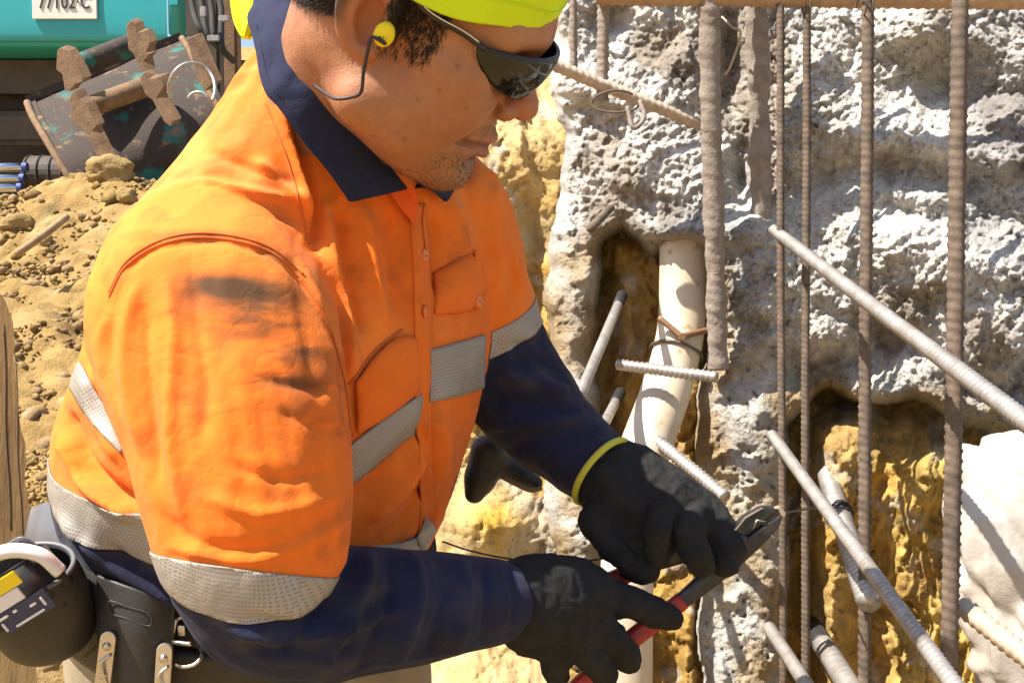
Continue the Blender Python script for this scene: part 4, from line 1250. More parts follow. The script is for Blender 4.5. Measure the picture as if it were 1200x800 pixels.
def build_headwear():
    # hat: soft domed cap, its edge just over the brow
    nu, nv = 96, 26
    th = np.linspace(0, 2 * math.pi, nu, endpoint=False)
    V = []
    for j in range(nv):
        t = j / (nv - 1)                         # 0 edge .. 1 top
        ph = t * math.pi / 2
        k = math.cos(ph) ** .75 if t < 1 else 0.0
        zz = math.sin(ph) ** .9
        cx, rx, ry = -.006, .113, .090
        x = cx + rx * k * np.cos(th); y = ry * k * np.sin(th)
        edge = .036 + .10 * (cx + rx * np.cos(th)) + .002 * np.sin(th * 7)
        z = edge * (1 - t) + .150 * t if False else edge + (.158 - edge) * zz
        V.append(np.stack([x, y, z], -1))
    V = np.array(V)
    low = V[0].copy(); low[:, 2] -= .0015
    inn = low * np.array([.965, .965, 1]); inn[:, 2] += .006
    V = np.concatenate([[inn], [low], V], 0)
    n = fbm(V.reshape(-1, 3) * 35, 3, 320) * .0018
    V = V.reshape(-1, 3) + nrm(V.reshape(-1, 3)) * n[:, None]
    hat = obj('hat', head_w(V), grid_faces(nu, nv + 2, True), M['hivis'], person, label='hi-vis yellow soft hat')
    # stitched hem line
    hv = V.reshape(nv + 2, nu, 3)[4] * np.array([1.004, 1.004, 1])
    MB().tube(head_w(np.vstack([hv, hv[:1]])), .0006, 5, False).build('hem_stitching', M['hivis'], hat, smooth=True)
    # neck flap, seen behind the collar
    A = catmull(np.array([P(268, -40, 1.02), P(271, 0, 1.0), P(276, 26, .99), P(285, 43, .985)]), 16)
    B = catmull(np.array([P(345, -40, 1.02), P(318, 0, 1.0), P(306, 24, .99), P(291, 44, .985)]), 16)
    t = np.linspace(0, 1, 10)[:, None, None]
    F = (A[None] * (1 - t) + B[None] * t); F = F + FWD * (np.sin(t * 9) * .006)
    o = obj('neck_flap', F.reshape(-1, 3), grid_faces(16, 10), M['hivis'], hat)
    o.modifiers.new('t', 'SOLIDIFY').thickness = .002
    A = catmull(np.array([P(318, -30, .99), P(312, 0, .985), P(306, 24, .98)]), 12); B = catmull(np.array([P(372, -30, .99), P(352, 0, .985), P(330, 22, .98)]), 12)
    F = A[None] * (1 - t) + B[None] * t + FWD * np.sin(t * 5) * .005
    o = obj('hat_lining', F.reshape(-1, 3), grid_faces(12, 10), M['bluecloth'], hat)
    o.modifiers.new('t', 'SOLIDIFY').thickness = .002
    # sunglasses: wrap lens, rim, temples
    def gl(t, z):                                 # t -1 (right hinge) .. 1
        a = t * 1.10
        return np.array([.032 + .087 * math.cos(a) - .006 * (z < 0) * 0, .0745 * math.sin(a), z])
    n, m = 60, 12
    ts = np.linspace(-1, 1, n)
    topz = lambda t: .0285 - .004 * abs(t) ** 2
    botz = lambda t: .0265 - .036 * (1 - abs(t) ** 3.2) ** .75 * (1 - .55 * math.exp(-(t / .13) ** 2))
    V = np.array([[gl(t, topz(t) + (botz(t) - topz(t)) * j / (m - 1)) + np.array([.0035 * math.sin(j / (m - 1) * math.pi) - .006 * j / (m - 1), 0, 0]) for t in ts] for j in range(m)])
    sg = obj('sunglasses', head_w(V.reshape(-1, 3)), grid_faces(n, m), M['lens'], person, label='dark wraparound sunglasses')
    s = sg.modifiers.new('t', 'SOLIDIFY'); s.thickness = .0018
    MB().tube(head_w(V[-1]), .0011, 8).build('lower_rim', M['silver'], sg, smooth=True)
    MB().tube(head_w(V[0]), .0017, 8).build('upper_rim', M['frame'], sg, smooth=True)
    for sd in (-1, 1):
        a = V[1][0 if sd < 0 else -1]
        pts = catmull(np.array([a + [.002, 0, 0], a + np.array([-.016, sd * .005, .004]), np.array([.030, sd * .0815, .032]), np.array([.002, sd * .0825, .040]), np.array([-.018, sd * .081, .036]), np.array([-.03, sd * .078, .012])]), 30)
        MB().tube(head_w(pts), np.linspace(.0026, .0017, 30), 8).build('temple_arm', M['frame'], sg, smooth=True)
        MB().tube(head_w(pts[2:14] + np.array([0, sd * .0016, .002])), .0008, 6).build('arm_trim', M['silver'], sg, smooth=True)
    # ear plug and cord
    for sd in (-1, 1):
        c = np.array([.006, sd * .0865, .006])
        prof = [(-.012, .004), (-.006, .005), (-.002, .0068), (.002, .0082), (.005, .0084), (.0068, .0075), (.0078, .005), (.008, .0005)]
        ax = nrm(np.array([.25, sd * 1.0, -.15])); e1 = nrm(np.cross(ax, [0, 0, 1])); e2 = np.cross(ax, e1)
        th = np.linspace(0, 2 * math.pi, 24, endpoint=False)
        V = np.array([[c + ax * h + r * (math.cos(t) * e1 * .9 + math.sin(t) * e2 * 1.15) for t in th] for h, r in prof])
        ep = obj('ear_plug', head_w(V.reshape(-1, 3)), grid_faces(24, len(prof), True), M['foam'], person, label='yellow foam ear plug on a cord')
        w = head_w(c + ax * .012)
        if sd < 0:
            top = c + ax * .008
            dE = proj(head_w(top))[2]
            lp = [head_w(top + e1 * .003 + e2 * .002), head_w(top + ax * .003 - e1 * .003 + e2 * .003), P(436, 44, dE), P(431, 60, dE + .004), P(426, 85, dE + .014), P(423, 108, dE + .022), P(412, 114, dE + .028), P(395, 116, dE + .034), P(385, 112, dE + .042), P(368, 100, dE + .06)]
            MB().tube(catmull(np.array(lp), 60), .0013, 8).build('cord', M['cord'], ep, smooth=True)
build_headwear()
# ------------------------------------------------------------------ gloves
def glove(name, palm, fingers, wrist, label, res=.0017):
    """palm: list of (points, radii); everything in photo position + depth"""
    P_ = lambda l: np.array([P(*q) for q in l], np.float32)
    palm = [(P_(a), r) for a, r in palm]; fingers = [(P_(a), r) for a, r in fingers]; wr = (P_(wrist[0]), wrist[1])
    def fn(p):
        d = chain(p, wr[0], wr[1], .006)
        for a, r in palm: d = smin(d, chain(p, a, r, .01), .018)
        f = None
        for a, r in fingers:
            c = chain(p, a, r, .002)
            f = c if f is None else smin(f, c, .0022)
        return smin(d, f, .006)
    allp = np.vstack([wr[0]] + [a for a, _ in palm] + [a for a, _ in fingers])
    V, Q = surface(fn, allp.min(0) - .04, allp.max(0) + .04, res)
    N, _ = grad(fn, V, .001)
    wv = 1 - np.abs(vnoise(V * 55 + fbm(V * 25, 2, 5)[:, None] * 1.5, 400)) * 2
    kn = (1 - np.abs(vnoise(V * np.array([70, 70, 120]) + fbm(V * 30, 2, 7)[:, None] * 2, 404)) * 3).clip(-1, 1)
    V = V + N * (wv * .0010 + kn * .0005 + fbm(V * 140, 2, 402) * .0006)[:, None]
    return obj(name, V, Q, M['glove'], person, label=label)

# near (right) hand, seen from its back, fingers round the lower handle
glove('glove',
      [([(625, 706, .985), (668, 704, 1.005)], [.038, .036]), ([(640, 690, .99), (690, 690, 1.02)], [.026, .021]), ([(640, 725, .985), (680, 735, 1.005)], [.026, .022]),
       ([(628, 735, .985), (660, 752, .995)], [.022, .018])],
      [([(688, 690, 1.018), (738, 706, 1.030), (768, 717, 1.045), (786, 724, 1.055)], [.0185, .0150, .0135, .0115]),
       ([(688, 722, 1.005), (716, 748, 1.012), (731, 765, 1.030), (737, 774, 1.05)], [.0165, .0150, .0138, .0115]),
       ([(674, 738, .998), (692, 768, 1.003), (706, 784, 1.018), (710, 792, 1.04)], [.016, .0145, .0132, .011]),
       ([(650, 748, .99), (652, 772, .992), (650, 784, 1.008), (655, 790, 1.03)], [.015, .0135, .012, .010]),
       ([(650, 685, 1.02), (690, 700, 1.07), (720, 712, 1.095)], [.020, .015, .012])],
      ([(590, 705, .955), (625, 705, .98)], [.030, .034]), 'black glove over the lower red handle')
# far (left) hand gripping the cutter
glove('glove',
      [([(720, 565, 1.10), (775, 592, 1.085)], [.036, .036]), ([(745, 560, 1.105), (815, 605, 1.10)], [.030, .026]), ([(728, 600, 1.085), (760, 640, 1.075)], [.030, .024]),
       ([(815, 612, 1.095), (838, 640, 1.085)], [.026, .022])],
      [([(792, 590, 1.075), (776, 602, 1.045), (770, 622, 1.036), (768, 650, 1.046)], [.016, .0125, .0120, .0112]),
       ([(815, 605, 1.075), (806, 620, 1.045), (814, 645, 1.04), (822, 660, 1.05)], [.018, .0150, .0140, .0130]),
       ([(740, 640, 1.075), (742, 660, 1.062), (756, 668, 1.055)], [.019, .0155, .0135]),
       ([(700, 610, 1.07), (716, 640, 1.06), (733, 655, 1.055)], [.018, .0140, .0120]),
       ([(835, 612, 1.085), (855, 640, 1.072), (850, 660, 1.066)], [.020, .0160, .0130])],
      ([(690, 538, 1.105), (722, 565, 1.10)], [.031, .034]), 'black glove with a yellow cuff edge gripping the cutter')
# yellow-green cuff edge
def cuff_band():
    R = limb_rings(FAR)[-1]; R0 = limb_rings(FAR)[-2]
    T = nrm(R[:3] - R0[:3]); c = R[:3] - T * .001
    th = np.linspace(0, 2 * math.pi, 60)
    pts = c + np.cos(th)[:, None] * R[3:6] * 1.05 + np.sin(th)[:, None] * R[6:9] * 1.05
    mb = MB(); mb.tube(pts, .0034, 10, False); o = mb.build('cuff_edge', M['gloveband'], person, smooth=True)
cuff_band()
# ------------------------------------------------------------------ trousers, boots, belt gear
M['leather'] = mat('black_leather', (.024, .022, .021), .5, var=.5, vscale=25, dark=(.055, .05, .045), bump=.4, bscale=250, bumpd=.0012)
M['greyleather'] = mat('worn_leather', (.13, .13, .14), .45, var=.5, vscale=30, dark=(.07, .07, .075), bump=.3, bscale=250, bumpd=.001)
M['steel'] = mat('polished_steel', (.62, .58, .52), .28, .9, var=.4, vscale=60, dark=(.45, .40, .33))
M['white'] = mat('white_plastic', (.72, .72, .70), .4)
M['yellow'] = mat('yellow_plastic', (.85, .66, .02), .4)
M['red'] = mat('red_grip', (.42, .025, .02), .42, var=.4, vscale=60, dark=(.25, .02, .015), bump=.2, bscale=200, bumpd=.001)
M['blacksteel'] = mat('black_steel', (.03, .03, .032), .38, .5, var=.5, vscale=80, dark=(.09, .085, .08))
M['bluelabel'] = mat('dark_blue_label', (.03, .04, .09), .4)
M['wire'] = mat('black_wire', (.02, .015, .015), .4, .3)

TR = torso_rings()
WT = nrm(TR[2, :3] - TR[0, :3]); WF = nrm(TR[0, 3:6]); WL = nrm(TR[0, 6:9])
WC = TR[0, :3]
def waist(th, r, drop):
    """point round the waist; th 0 front, -pi/2 right side (towards the camera), pi back"""
    return WC - WT * drop + WF * math.cos(th) * (.165 + r) + WL * math.sin(th) * (.188 + r)

def build_trousers():
    W0 = WC + WT * .03
    rings = [np.r_[W0, WF * .155, WL * .178], np.r_[WC - WT * .03, WF * .160, WL * .184]]
    hip = np.array([feet_c[0], feet_c[1] + .01, .80]); up = np.array([0, 0, 1.0])
    f = np.array([math.cos(.66), -math.sin(.66), 0]); l = np.array([math.sin(.66), math.cos(.66), 0])
    rings += [np.r_[WC * .5 + hip * .5, nrm(WF + f) * .165, nrm(WL + l) * .188], np.r_[hip, f * .155, l * .185], np.r_[hip - up * .06, f * .12, l * .15]]
    v, fc = loft(np.array(rings), 48, 40); mb = MB().add(v, fc)
    for sd in (-1, 1):
        h = hip + l * sd * .095; k = h - up * .36 + f * (.06 if sd < 0 else .02) + l * sd * .03; a = feet_c + l * sd * (.17) + f * (.02 if sd < 0 else -.04) + up * .09
        rr = [np.r_[h + up * .04, f * .10, l * .088], np.r_[h * .6 + k * .4, f * .098, l * .09], np.r_[k, f * .078, l * .078], np.r_[k * .5 + a * .5, f * .075, l * .072], np.r_[a, f * .07, l * .065]]
        v, fc = loft(np.array(rr), 36, 50); mb.add(v, fc)
        # boot
        toe = a + f * .17 - up * .045
        ft = [np.r_[a + up * .06, f * .062, l * .056], np.r_[a - up * .0, f * .066, l * .056], np.r_[a - up * .04 + f * .01, f * .075, l * .05]]
        bv, bf = loft(np.array(ft), 24, 16)
        sv, sf = loft(np.array([np.r_[a - f * .07 - up * .05, up * .03, l * .03], np.r_[a - f * .03 - up * .045, up * .04, l * .04], np.r_[a + f * .08 - up * .048, up * .036, l * .046], np.r_[a + f * .16 - up * .056, up * .028, l * .046], np.r_[a + f * .20 - up * .062, up * .016, l * .025]]), 20, 30)
        b = MB().add(bv, bf).add(sv, sf).build('boot', M['boot'], person, smooth=True)
        n = 28; th = np.linspace(0, 2 * math.pi, n, endpoint=False)
        ol = [(.065 + .14 * math.cos(t), .05 * math.sin(t) * (1 + .1 * math.cos(t))) for t in th]
        MB().prism(ol, .024, np.array([a[0], a[1], .014]), f, l).build('boot_sole', M['rubber'], b)
    V = np.vstack(mb.v)
    V = V + nrm(V - V.mean(0)) * ((1 - 2 * np.abs(fbm(V * np.array([9, 9, 16]), 3, 500))) * .008 + fbm(V * 40, 2, 501) * .0015)[:, None]
    obj('trousers', V, mb.f, M['khaki'], person, label='dusty khaki work trousers')

def leather_panel(name, A, B, d, th, matl, parent, n=20, m=8, curve=0.0):
    """thick panel between two photo polylines; curve bows it towards the camera"""
    A = catmull(np.array(A, float), n); B = catmull(np.array(B, float), n)
    V = []
    for j in range(m):
        t = j / (m - 1); xy = A * (1 - t) + B * t
        dd = np.full(n, d) if np.isscalar(d) else np.interp(np.linspace(0, 1, n), np.linspace(0, 1, len(d)), d)
        V.append(P(xy[:, 0], xy[:, 1], dd - curve * math.sin(t * math.pi)))
    V = np.array(V)
    o = obj(name, V.reshape(-1, 3), grid_faces(n, m), matl, parent)
    s = o.modifiers.new('t', 'SOLIDIFY'); s.thickness = th; s.offset = 0
    b = o.modifiers.new('b', 'BEVEL'); b.width = min(.0015, th * .3); b.segments = 2; b.limit_method = 'ANGLE'
    return o

def ring_wire(name, pts, r, matl, parent, n=50, closed=True):
    q = catmull(np.array([P(*p) for p in pts]), n, closed)
    if closed: q = np.vstack([q, q[:1]])
    return MB().tube(q, r, 8, not closed).build(name, matl, parent, smooth=True)

def build_belt():
    belt = thing('tool_belt', WC - WT * .09, 'black leather tool belt round the waist with steel clips and holster', 'tool belt')
    n = 120; th = np.linspace(0, 2 * math.pi, n, endpoint=False)
    prof = [(.006, .005), (.006, .012), (.012, .014), (.05, .016), (.056, .014), (.056, .007)]
    V = np.array([[waist(t, r + .002 * math.sin(t * 5), dr) for t in th] for dr, r in prof])
    obj('strap', V.reshape(-1, 3), grid_faces(n, len(prof), True), M['leather'], belt)
    # padded grey back piece
    leather_panel('back_pad', [(40, 598), (62, 590), (90, 612), (118, 668)], [(32, 640), (45, 660), (80, 690), (100, 712)], [1.02, .99, .965, .945], .008, M['greyleather'], belt, 24, 8, .012)
    leather_panel('pouch_flap', [(78, 690), (84, 655), (108, 650), (120, 668)], [(96, 770), (108, 760), (118, 750), (124, 740)], [.95, .935, .93, .93], .006, M['leather'], belt, 20, 8, .01)
    h = leather_panel('holster', [(116, 672), (116, 730), (118, 800), (120, 900)], [(203, 705), (200, 750), (198, 800), (196, 900)], [.915, .912, .915, .93], .007, M['leather'], belt, 30, 12, .012)
    # embossed frame
    ring_wire('embossed_frame', [(129, 704, .9), (150, 711, .898), (175, 719, .8985), (175, 733, .8985), (150, 725, .898), (129, 717, .9)], .0007, M['leather'], belt)
    ring_wire('holster_edge', [(203, 706, .913), (201, 750, .911), (198, 800, .913), (196, 880, .925)], .0022, M['leather'], belt, 40, False)
    for i, (x0, y0, x1, y1) in enumerate([(127, 748, 119, 815), (193, 762, 189, 830)]):
        a = P(x0, y0, .897); b = P(x1, y1, .897); ax = nrm(b - a); sx = nrm(np.cross(ax, FWD)); L = np.linalg.norm(b - a)
        w = .0065; poly = [(w * math.cos(t), -w * math.sin(t)) for t in np.linspace(0, math.pi, 9)] + [(-w * math.cos(t), L + w * math.sin(t)) for t in np.linspace(0, math.pi, 9)]
        c = MB().prism(poly, .0035, a, sx, ax).build('clip', M['steel'], belt, bevel=.0008)
        for t in (.12, .62):
            p = a + (b - a) * t
            MB().tube([p - FWD * .001, p - FWD * .0035, p - FWD * .0045], [.0035, .0032, .0012], 14).build('rivet', M['steel'], c, smooth=True)
        q = [a + (b - a) * .25 + sx * .004 - FWD * .003, a + (b - a) * .4 - sx * .002 - FWD * .006, a + (b - a) * .62 + sx * .001 - FWD * .004, a + (b - a) * .8 + sx * .004 - FWD * .002]
        MB().tube(catmull(np.array(q), 24), .0014, 8).build('snap_wire', M['steel'], c, smooth=True)
    ring_wire('buckle', [(206, 726, .915), (214, 723, .913), (222, 728, .911), (223, 733, .911)], .0018, M['steel'], belt, 24, False)
    ring_wire('buckle', [(207, 724, .914), (203, 738, .912), (202, 750, .911), (212, 753, .91), (224, 754, .909)], .0019, M['steel'], belt, 24, False)
    MB().box(P(213, 738, .914), (.006, .004, .009)).build('buckle_tongue', M['steel'], belt, bevel=.001)
    ring_wire('d_ring', [(234, 756, .925), (236, 768, .915), (228, 778, .91), (214, 781, .91), (206, 778, .912)], .0016, M['steel'], belt, 40, False)
    leather_panel('belt_end', [(208, 722), (240, 728), (280, 745), (340, 765)], [(206, 752), (240, 760), (280, 770), (338, 782)], [.93, .925, .93, .95], .005, M['leather'], belt, 24, 6, .002)
    MB().tube([P(242, 739, .926), P(242, 739, .9215)], .003, 12).build('belt_hole', M['darktape'], belt)
    # holder and tape measure
    hd = thing('tape_holder', P(45, 770, .90), 'rounded black leather holder hanging at the back of the belt', 'holder')
    c0, c1 = P(28, 668, .885), P(62, 752, .925); ax = nrm(c1 - c0); e1 = nrm(np.cross(ax, FWD)); e2 = np.cross(ax, e1)
    prof = [(0, .039, .032), (.01, .042, .034), (.03, .043, .036), (.05, .042, .036), (.066, .039, .034), (.077, .033, .029), (.083, .022, .02), (.085, .004, .004)]
    th = np.linspace(0, 2 * math.pi, 40, endpoint=False)
    V = np.array([[c0 + ax * h_ + e1 * a * math.cos(t) + e2 * b * math.sin(t) for t in th] for h_, a, b in catmull(np.array(prof), 30)])
    o = obj('pouch', V.reshape(-1, 3), grid_faces(40, 30, True), M['leather'], hd)
    o.modifiers.new('t', 'SOLIDIFY').thickness = .003
    q = V[0]; MB().tube(np.vstack([q, q[:1]]), .0022, 8, False).build('rim', M['greyleather'], hd, smooth=True)
    tm = thing('tape_measure', P(40, 730, .89), 'white and yellow tape measure with dark label standing in the black holder', 'tape measure')
    cc = P(20, 690, .872); fx = nrm(P(58, 664, .872) - P(0, 700, .872)); fz = nrm(np.cross(fx, FWD + UP * .35)); fz = fz if fz[2] > 0 else -fz; fy = np.cross(fz, fx)
    R = np.stack([fx, fy, fz], 1)
    MB().box(cc, (.076, .036, .062), R, .013).build('case', M['blacksteel'], tm, smooth=True)
    n_ = -fy if (fy @ FWD) > 0 else fy
    def onface(x, z, w, h_, m, nm, k=.019):
        MB().box(cc + fx * x + fz * z + n_ * k, (w, .0015, h_), R, .0006).build(nm, m, tm)
    MB().tube(catmull(np.array([cc + fx * (-.040) + fz * .012 + n_ * .01, cc + fx * (-.02) + fz * .033 + n_ * .012, cc + fx * .015 + fz * .034 + n_ * .012, cc + fx * .036 + fz * .018 + n_ * .012, cc + fx * .040 + fz * -.004 + n_ * .01]), 40), .0058, 10).build('bumper', M['white'], tm, smooth=True)
    onface(-.006, .013, .046, .012, M['yellow'], 'yellow_band')
    onface(-.012, .001, .046, .011, M['white'], 'white_band')
    onface(.004, -.014, .044, .018, M['bluelabel'], 'label')
    lw = [(-.014, -.009, .012, .0022), (-.002, -.009, .004, .0022), (.012, -.012, .006, .0022), (.02, -.014, .0022, .008), (-.016, -.016, .0022, .008), (.004, -.020, .026, .002)]
    for x, z, w, h_ in lw: onface(x, z, w, h_, M['white'], 'label_mark', .0202)
    leather_panel('strap', [(2, 640), (25, 628), (45, 640), (58, 668)], [(2, 648), (25, 637), (41, 648), (52, 672)], [.87, .868, .872, .88], .003, M['greyleather'], hd, 24, 4)
    # far side pouch
    fp = thing('tool_pouch', P(585, 600, 1.22), 'black tool pouch with brown edge showing behind the shirt front', 'pouch')
    def fn(p):
        a = chain(p, np.array([P(572, 530, 1.22), P(563, 560, 1.22), P(556, 578, 1.22)], np.float32), [.020, .016, .011], .01)
        b = chain(p, np.array([P(590, 545, 1.23), P(612, 558, 1.23), P(628, 566, 1.23)], np.float32), [.013, .011, .008], .008)
        return smin(a, b, .012)
    V, Q = surface(fn, P(535, 610, 1.18) - .05, P(650, 510, 1.28) + .05, .0035)
    obj('pouch', V, Q, M['leather'], fp)
    ring_wire('edge', [(588, 558, 1.206), (605, 567, 1.206), (622, 574, 1.212), (634, 572, 1.222)], .0028, M['boot'], fp, 24, False)

build_trousers()
build_belt()

# ------------------------------------------------------------------ cutter
def build_cutter():
    ct = thing('wire_cutter', P(760, 735, 1.07), 'long wire cutter with red handles and black jaws held in both gloves', 'cutter')
    lo = [P(655, 826, 1.055), P(690, 793, 1.06), P(745, 745, 1.066), P(800, 703, 1.07), P(850, 660, 1.075), P(893, 618, 1.08)]
    up = [P(655, 712, 1.085), P(700, 688, 1.086), P(748, 666, 1.086), P(800, 648, 1.085), P(850, 632, 1.083), P(890, 612, 1.081)]
    def flat(pts, w, t, n=50):
        c = catmull(np.array(pts), n); T = nrm(np.gradient(c, axis=0)); s = nrm(np.cross(T, FWD)); b = np.cross(T, s)
        w = np.interp(np.linspace(0, 1, n), np.linspace(0, 1, len(w)), w)[:, None]; t = np.interp(np.linspace(0, 1, n), np.linspace(0, 1, len(t)), t)[:, None]
        rows = []
        for a in np.linspace(0, 2 * math.pi, 16, endpoint=False):
            ca, sa = math.cos(a), math.sin(a); ca = np.sign(ca) * abs(ca) ** .6; sa = np.sign(sa) * abs(sa) ** .6
            rows.append(c + s * w * ca + b * t * sa)
        V = np.stack(rows, 1).reshape(-1, 3)
        return V, [tuple(q) for q in grid_faces(16, n, True)] + [tuple(range(16))[::-1], tuple(range((n - 1) * 16, n * 16))]
    for pts, k in ((lo, 3), (up, 2)):
        v, f = flat(pts[k - 1:], [.0065, .008, .011, .012], [.004, .005, .006, .007]); hs = obj('handle', v, f, M['blacksteel'], ct)
        v, f = flat(pts[:k + 1], [.0085, .009, .009, .0085], [.007, .0075, .0075, .006]); obj('grip', v, f, M['red'], hs)
    O = P(880, 622, 1.074); X = nrm(P(915, 600, 1.074) - P(850, 645, 1.074)); Y = nrm(np.cross(X, FWD)); Y = Y if Y @ UP > 0 else -Y
    j1 = [(-.036, .004), (-.022, .012), (.002, .0165), (.022, .0145), (.032, .007), (.033, .0015), (.010, .001), (-.02, .001)]
    j2 = [(-.036, -.004), (-.022, -.013), (.002, -.015), (.022, -.011), (.032, -.005), (.033, -.001), (.008, -.001), (-.02, -.001)]
    MB().prism(j1, .016, O, X, Y).build('jaw', M['blacksteel'], ct, bevel=.0025)
    MB().prism(j2, .014, O - FWD * .002, X, Y).build('jaw', M['blacksteel'], ct, bevel=.0025)
    MB().prism([(-.014, .0125), (.002, .0168), (.021, .015), (.021, .0138), (.002, .0152), (-.012, .0112)], .002, O - FWD * .0088, X, Y).build('jaw_highlight', M['steel'], ct, bevel=.0004)  # added bright strip stands in for the highlight along the black jaw
    MB().tube(np.array([O - FWD * .009 + X * .002 + Y * .003, O - FWD * .0095 + X * .010 + Y * .008, O - FWD * .0095 + X * .016 + Y * .002]), .0007, 6).build('jaw_spring', M['steel'], ct, smooth=True)
    MB().tube([O - FWD * .008 - X * .012, O - FWD * .0105 - X * .012, O - FWD * .0112 - X * .012], [.0055, .005, .003], 18).build('pivot_bolt', M['blacksteel'], ct, smooth=True)
    MB().prism([(.030, .0075), (.036, .006), (.037, -.003), (.034, -.006), (.0315, -.003), (.033, .003)], .008, O - FWD * .004, X, Y).build('jaw_tip', M['steelworn'], ct, bevel=.001)
    v = catmull(np.array([P(518, 634, 1.02), P(555, 646, 1.03), P(610, 656, 1.04), P(670, 658, 1.05), P(715, 653, 1.055), P(740, 648, 1.06)]), 50)
    MB().tube(v, .0009, 6).build('tie_wire', M['wire'], smooth=True, label='thin black tie wire pulled from the belt to the far glove', cat='wire')
M['steelworn'] = mat('worn_jaw_steel', (.5, .42, .30), .45, .6, var=.4, vscale=90, dark=(.3, .25, .2))
build_cutter()

# ------------------------------------------------------------------ white sack
def build_sack():
    rows = [(1276, 514, 1.27, 40), (1264, 522, 1.26, 92), (1258, 540, 1.24, 124), (1252, 580, 1.22, 138), (1244, 640, 1.205, 126), (1250, 720, 1.195, 116), (1254, 800, 1.19, 104), (1240, 900, 1.165, 100), (1240, 960, 1.165, 60)]
    rg = np.array([np.r_[P(x, y, d), RIGHT * w * d / FPX, FWD * (.02 + w * .0004)] for x, y, d, w in rows])
    v, f = loft(rg, 160, 170)
    pr = proj(v); x, y = pr[:, 0], pr[:, 1]
    N = nrm(v - P(1240, 700, 1.19)); q = v * 1.0
    disp = (1 - 2 * np.abs(fbm(v * np.array([12, 12, 9]) + fbm(v * 5, 2, 3)[:, None], 3, 600))) * .014 + fbm(v * 45, 3, 603) * .002
    for pts, w, h in [([(1115, 560), (1150, 580), (1200, 640), (1240, 720)], 10, -.012), ([(1130, 540), (1180, 560), (1240, 620)], 10, .012), ([(1110, 640), (1150, 690), (1200, 740)], 9, -.010),
                      ([(1150, 530), (1190, 540), (1260, 560)], 6, -.008), ([(1165, 620), (1170, 690), (1180, 780)], 8, .008)]:
        dd, t = line_dist(x, y, catmull(np.array(pts, float), 20)); disp += h * np.exp(-(dd / w) ** 1.6)
    v = v + N * disp[:, None]
    obj('white_sack', v, f, M['sackcloth'], label='crumpled white woven sack leaning in the clay cavity', cat='sack')
M['sackcloth'] = mat('white_woven_cloth', (.42, .40, .37), .85, var=.5, vscale=14, dark=(.33, .26, .18), bump=.4, bscale=90, bumpd=.004, weave=.5, crease=.12)
build_sack()
M['bucket'] = mat('rusty_bucket_steel', (.05, .034, .025), .85, 0, var=.85, vscale=9, dark=(.04, .03, .026), bump=.6, bscale=60, bumpd=.004, spots=[(6.5, .56, .64, (.02, .14, .125)), (14, .60, .70, (.20, .13, .07)), (30, .62, .7, (.14, .075, .04))])
M['wornedge'] = mat('worn_clay_steel', (.23, .14, .07), .85, 0, var=.85, vscale=22, dark=(.11, .06, .035), bump=.6, bscale=60, bumpd=.004)
M['teal'] = mat('teal_paint', (.015, .34, .37), .45, var=.3, vscale=3, dark=(.03, .26, .27), bump=.15, bscale=40, bumpd=.002, coat=.2)
M['darksteel'] = mat('oily_steel', (.06, .05, .042), .7, .3, var=.7, vscale=6, dark=(.13, .09, .06), bump=.5, bscale=40, bumpd=.004)
M['plate'] = mat('plate_white', (.75, .73, .66), .5, var=.15, vscale=20)
M['plateink'] = mat('plate_black', (.02, .02, .02), .5)
M['chrome'] = mat('bright_tube', (.55, .58, .65), .18, 1.0)
M['bluetube'] = mat('blue_tube', (.05, .08, .25), .35, .3)

# ------------------------------------------------------------------ ground
def ground_z(X, Y):
    p = np.stack([X, Y, np.zeros_like(X)], -1)
    z = np.interp(Y, [-50, 1.45, 1.75, 2.2, 3.0, 3.7, 4.2, 4.6, 5.2, 10, 14, 18, 400], [0, 0, .66, .84, 1.13, 1.40, 1.52, 1.52, 1.50, 1.50, 4.2, 4.8, 5.0])
    z = z + (fbm(p * 1.3, 3, 700) * .10 + fbm(p * 4, 3, 701) * .05) * sstep(1.5, 2.2, Y) * sstep(12, 5, Y)
    z = z + .17 * np.exp(-((X + 1.50) / .42) ** 2 - ((Y - 4.0) / .35) ** 2)
    return z

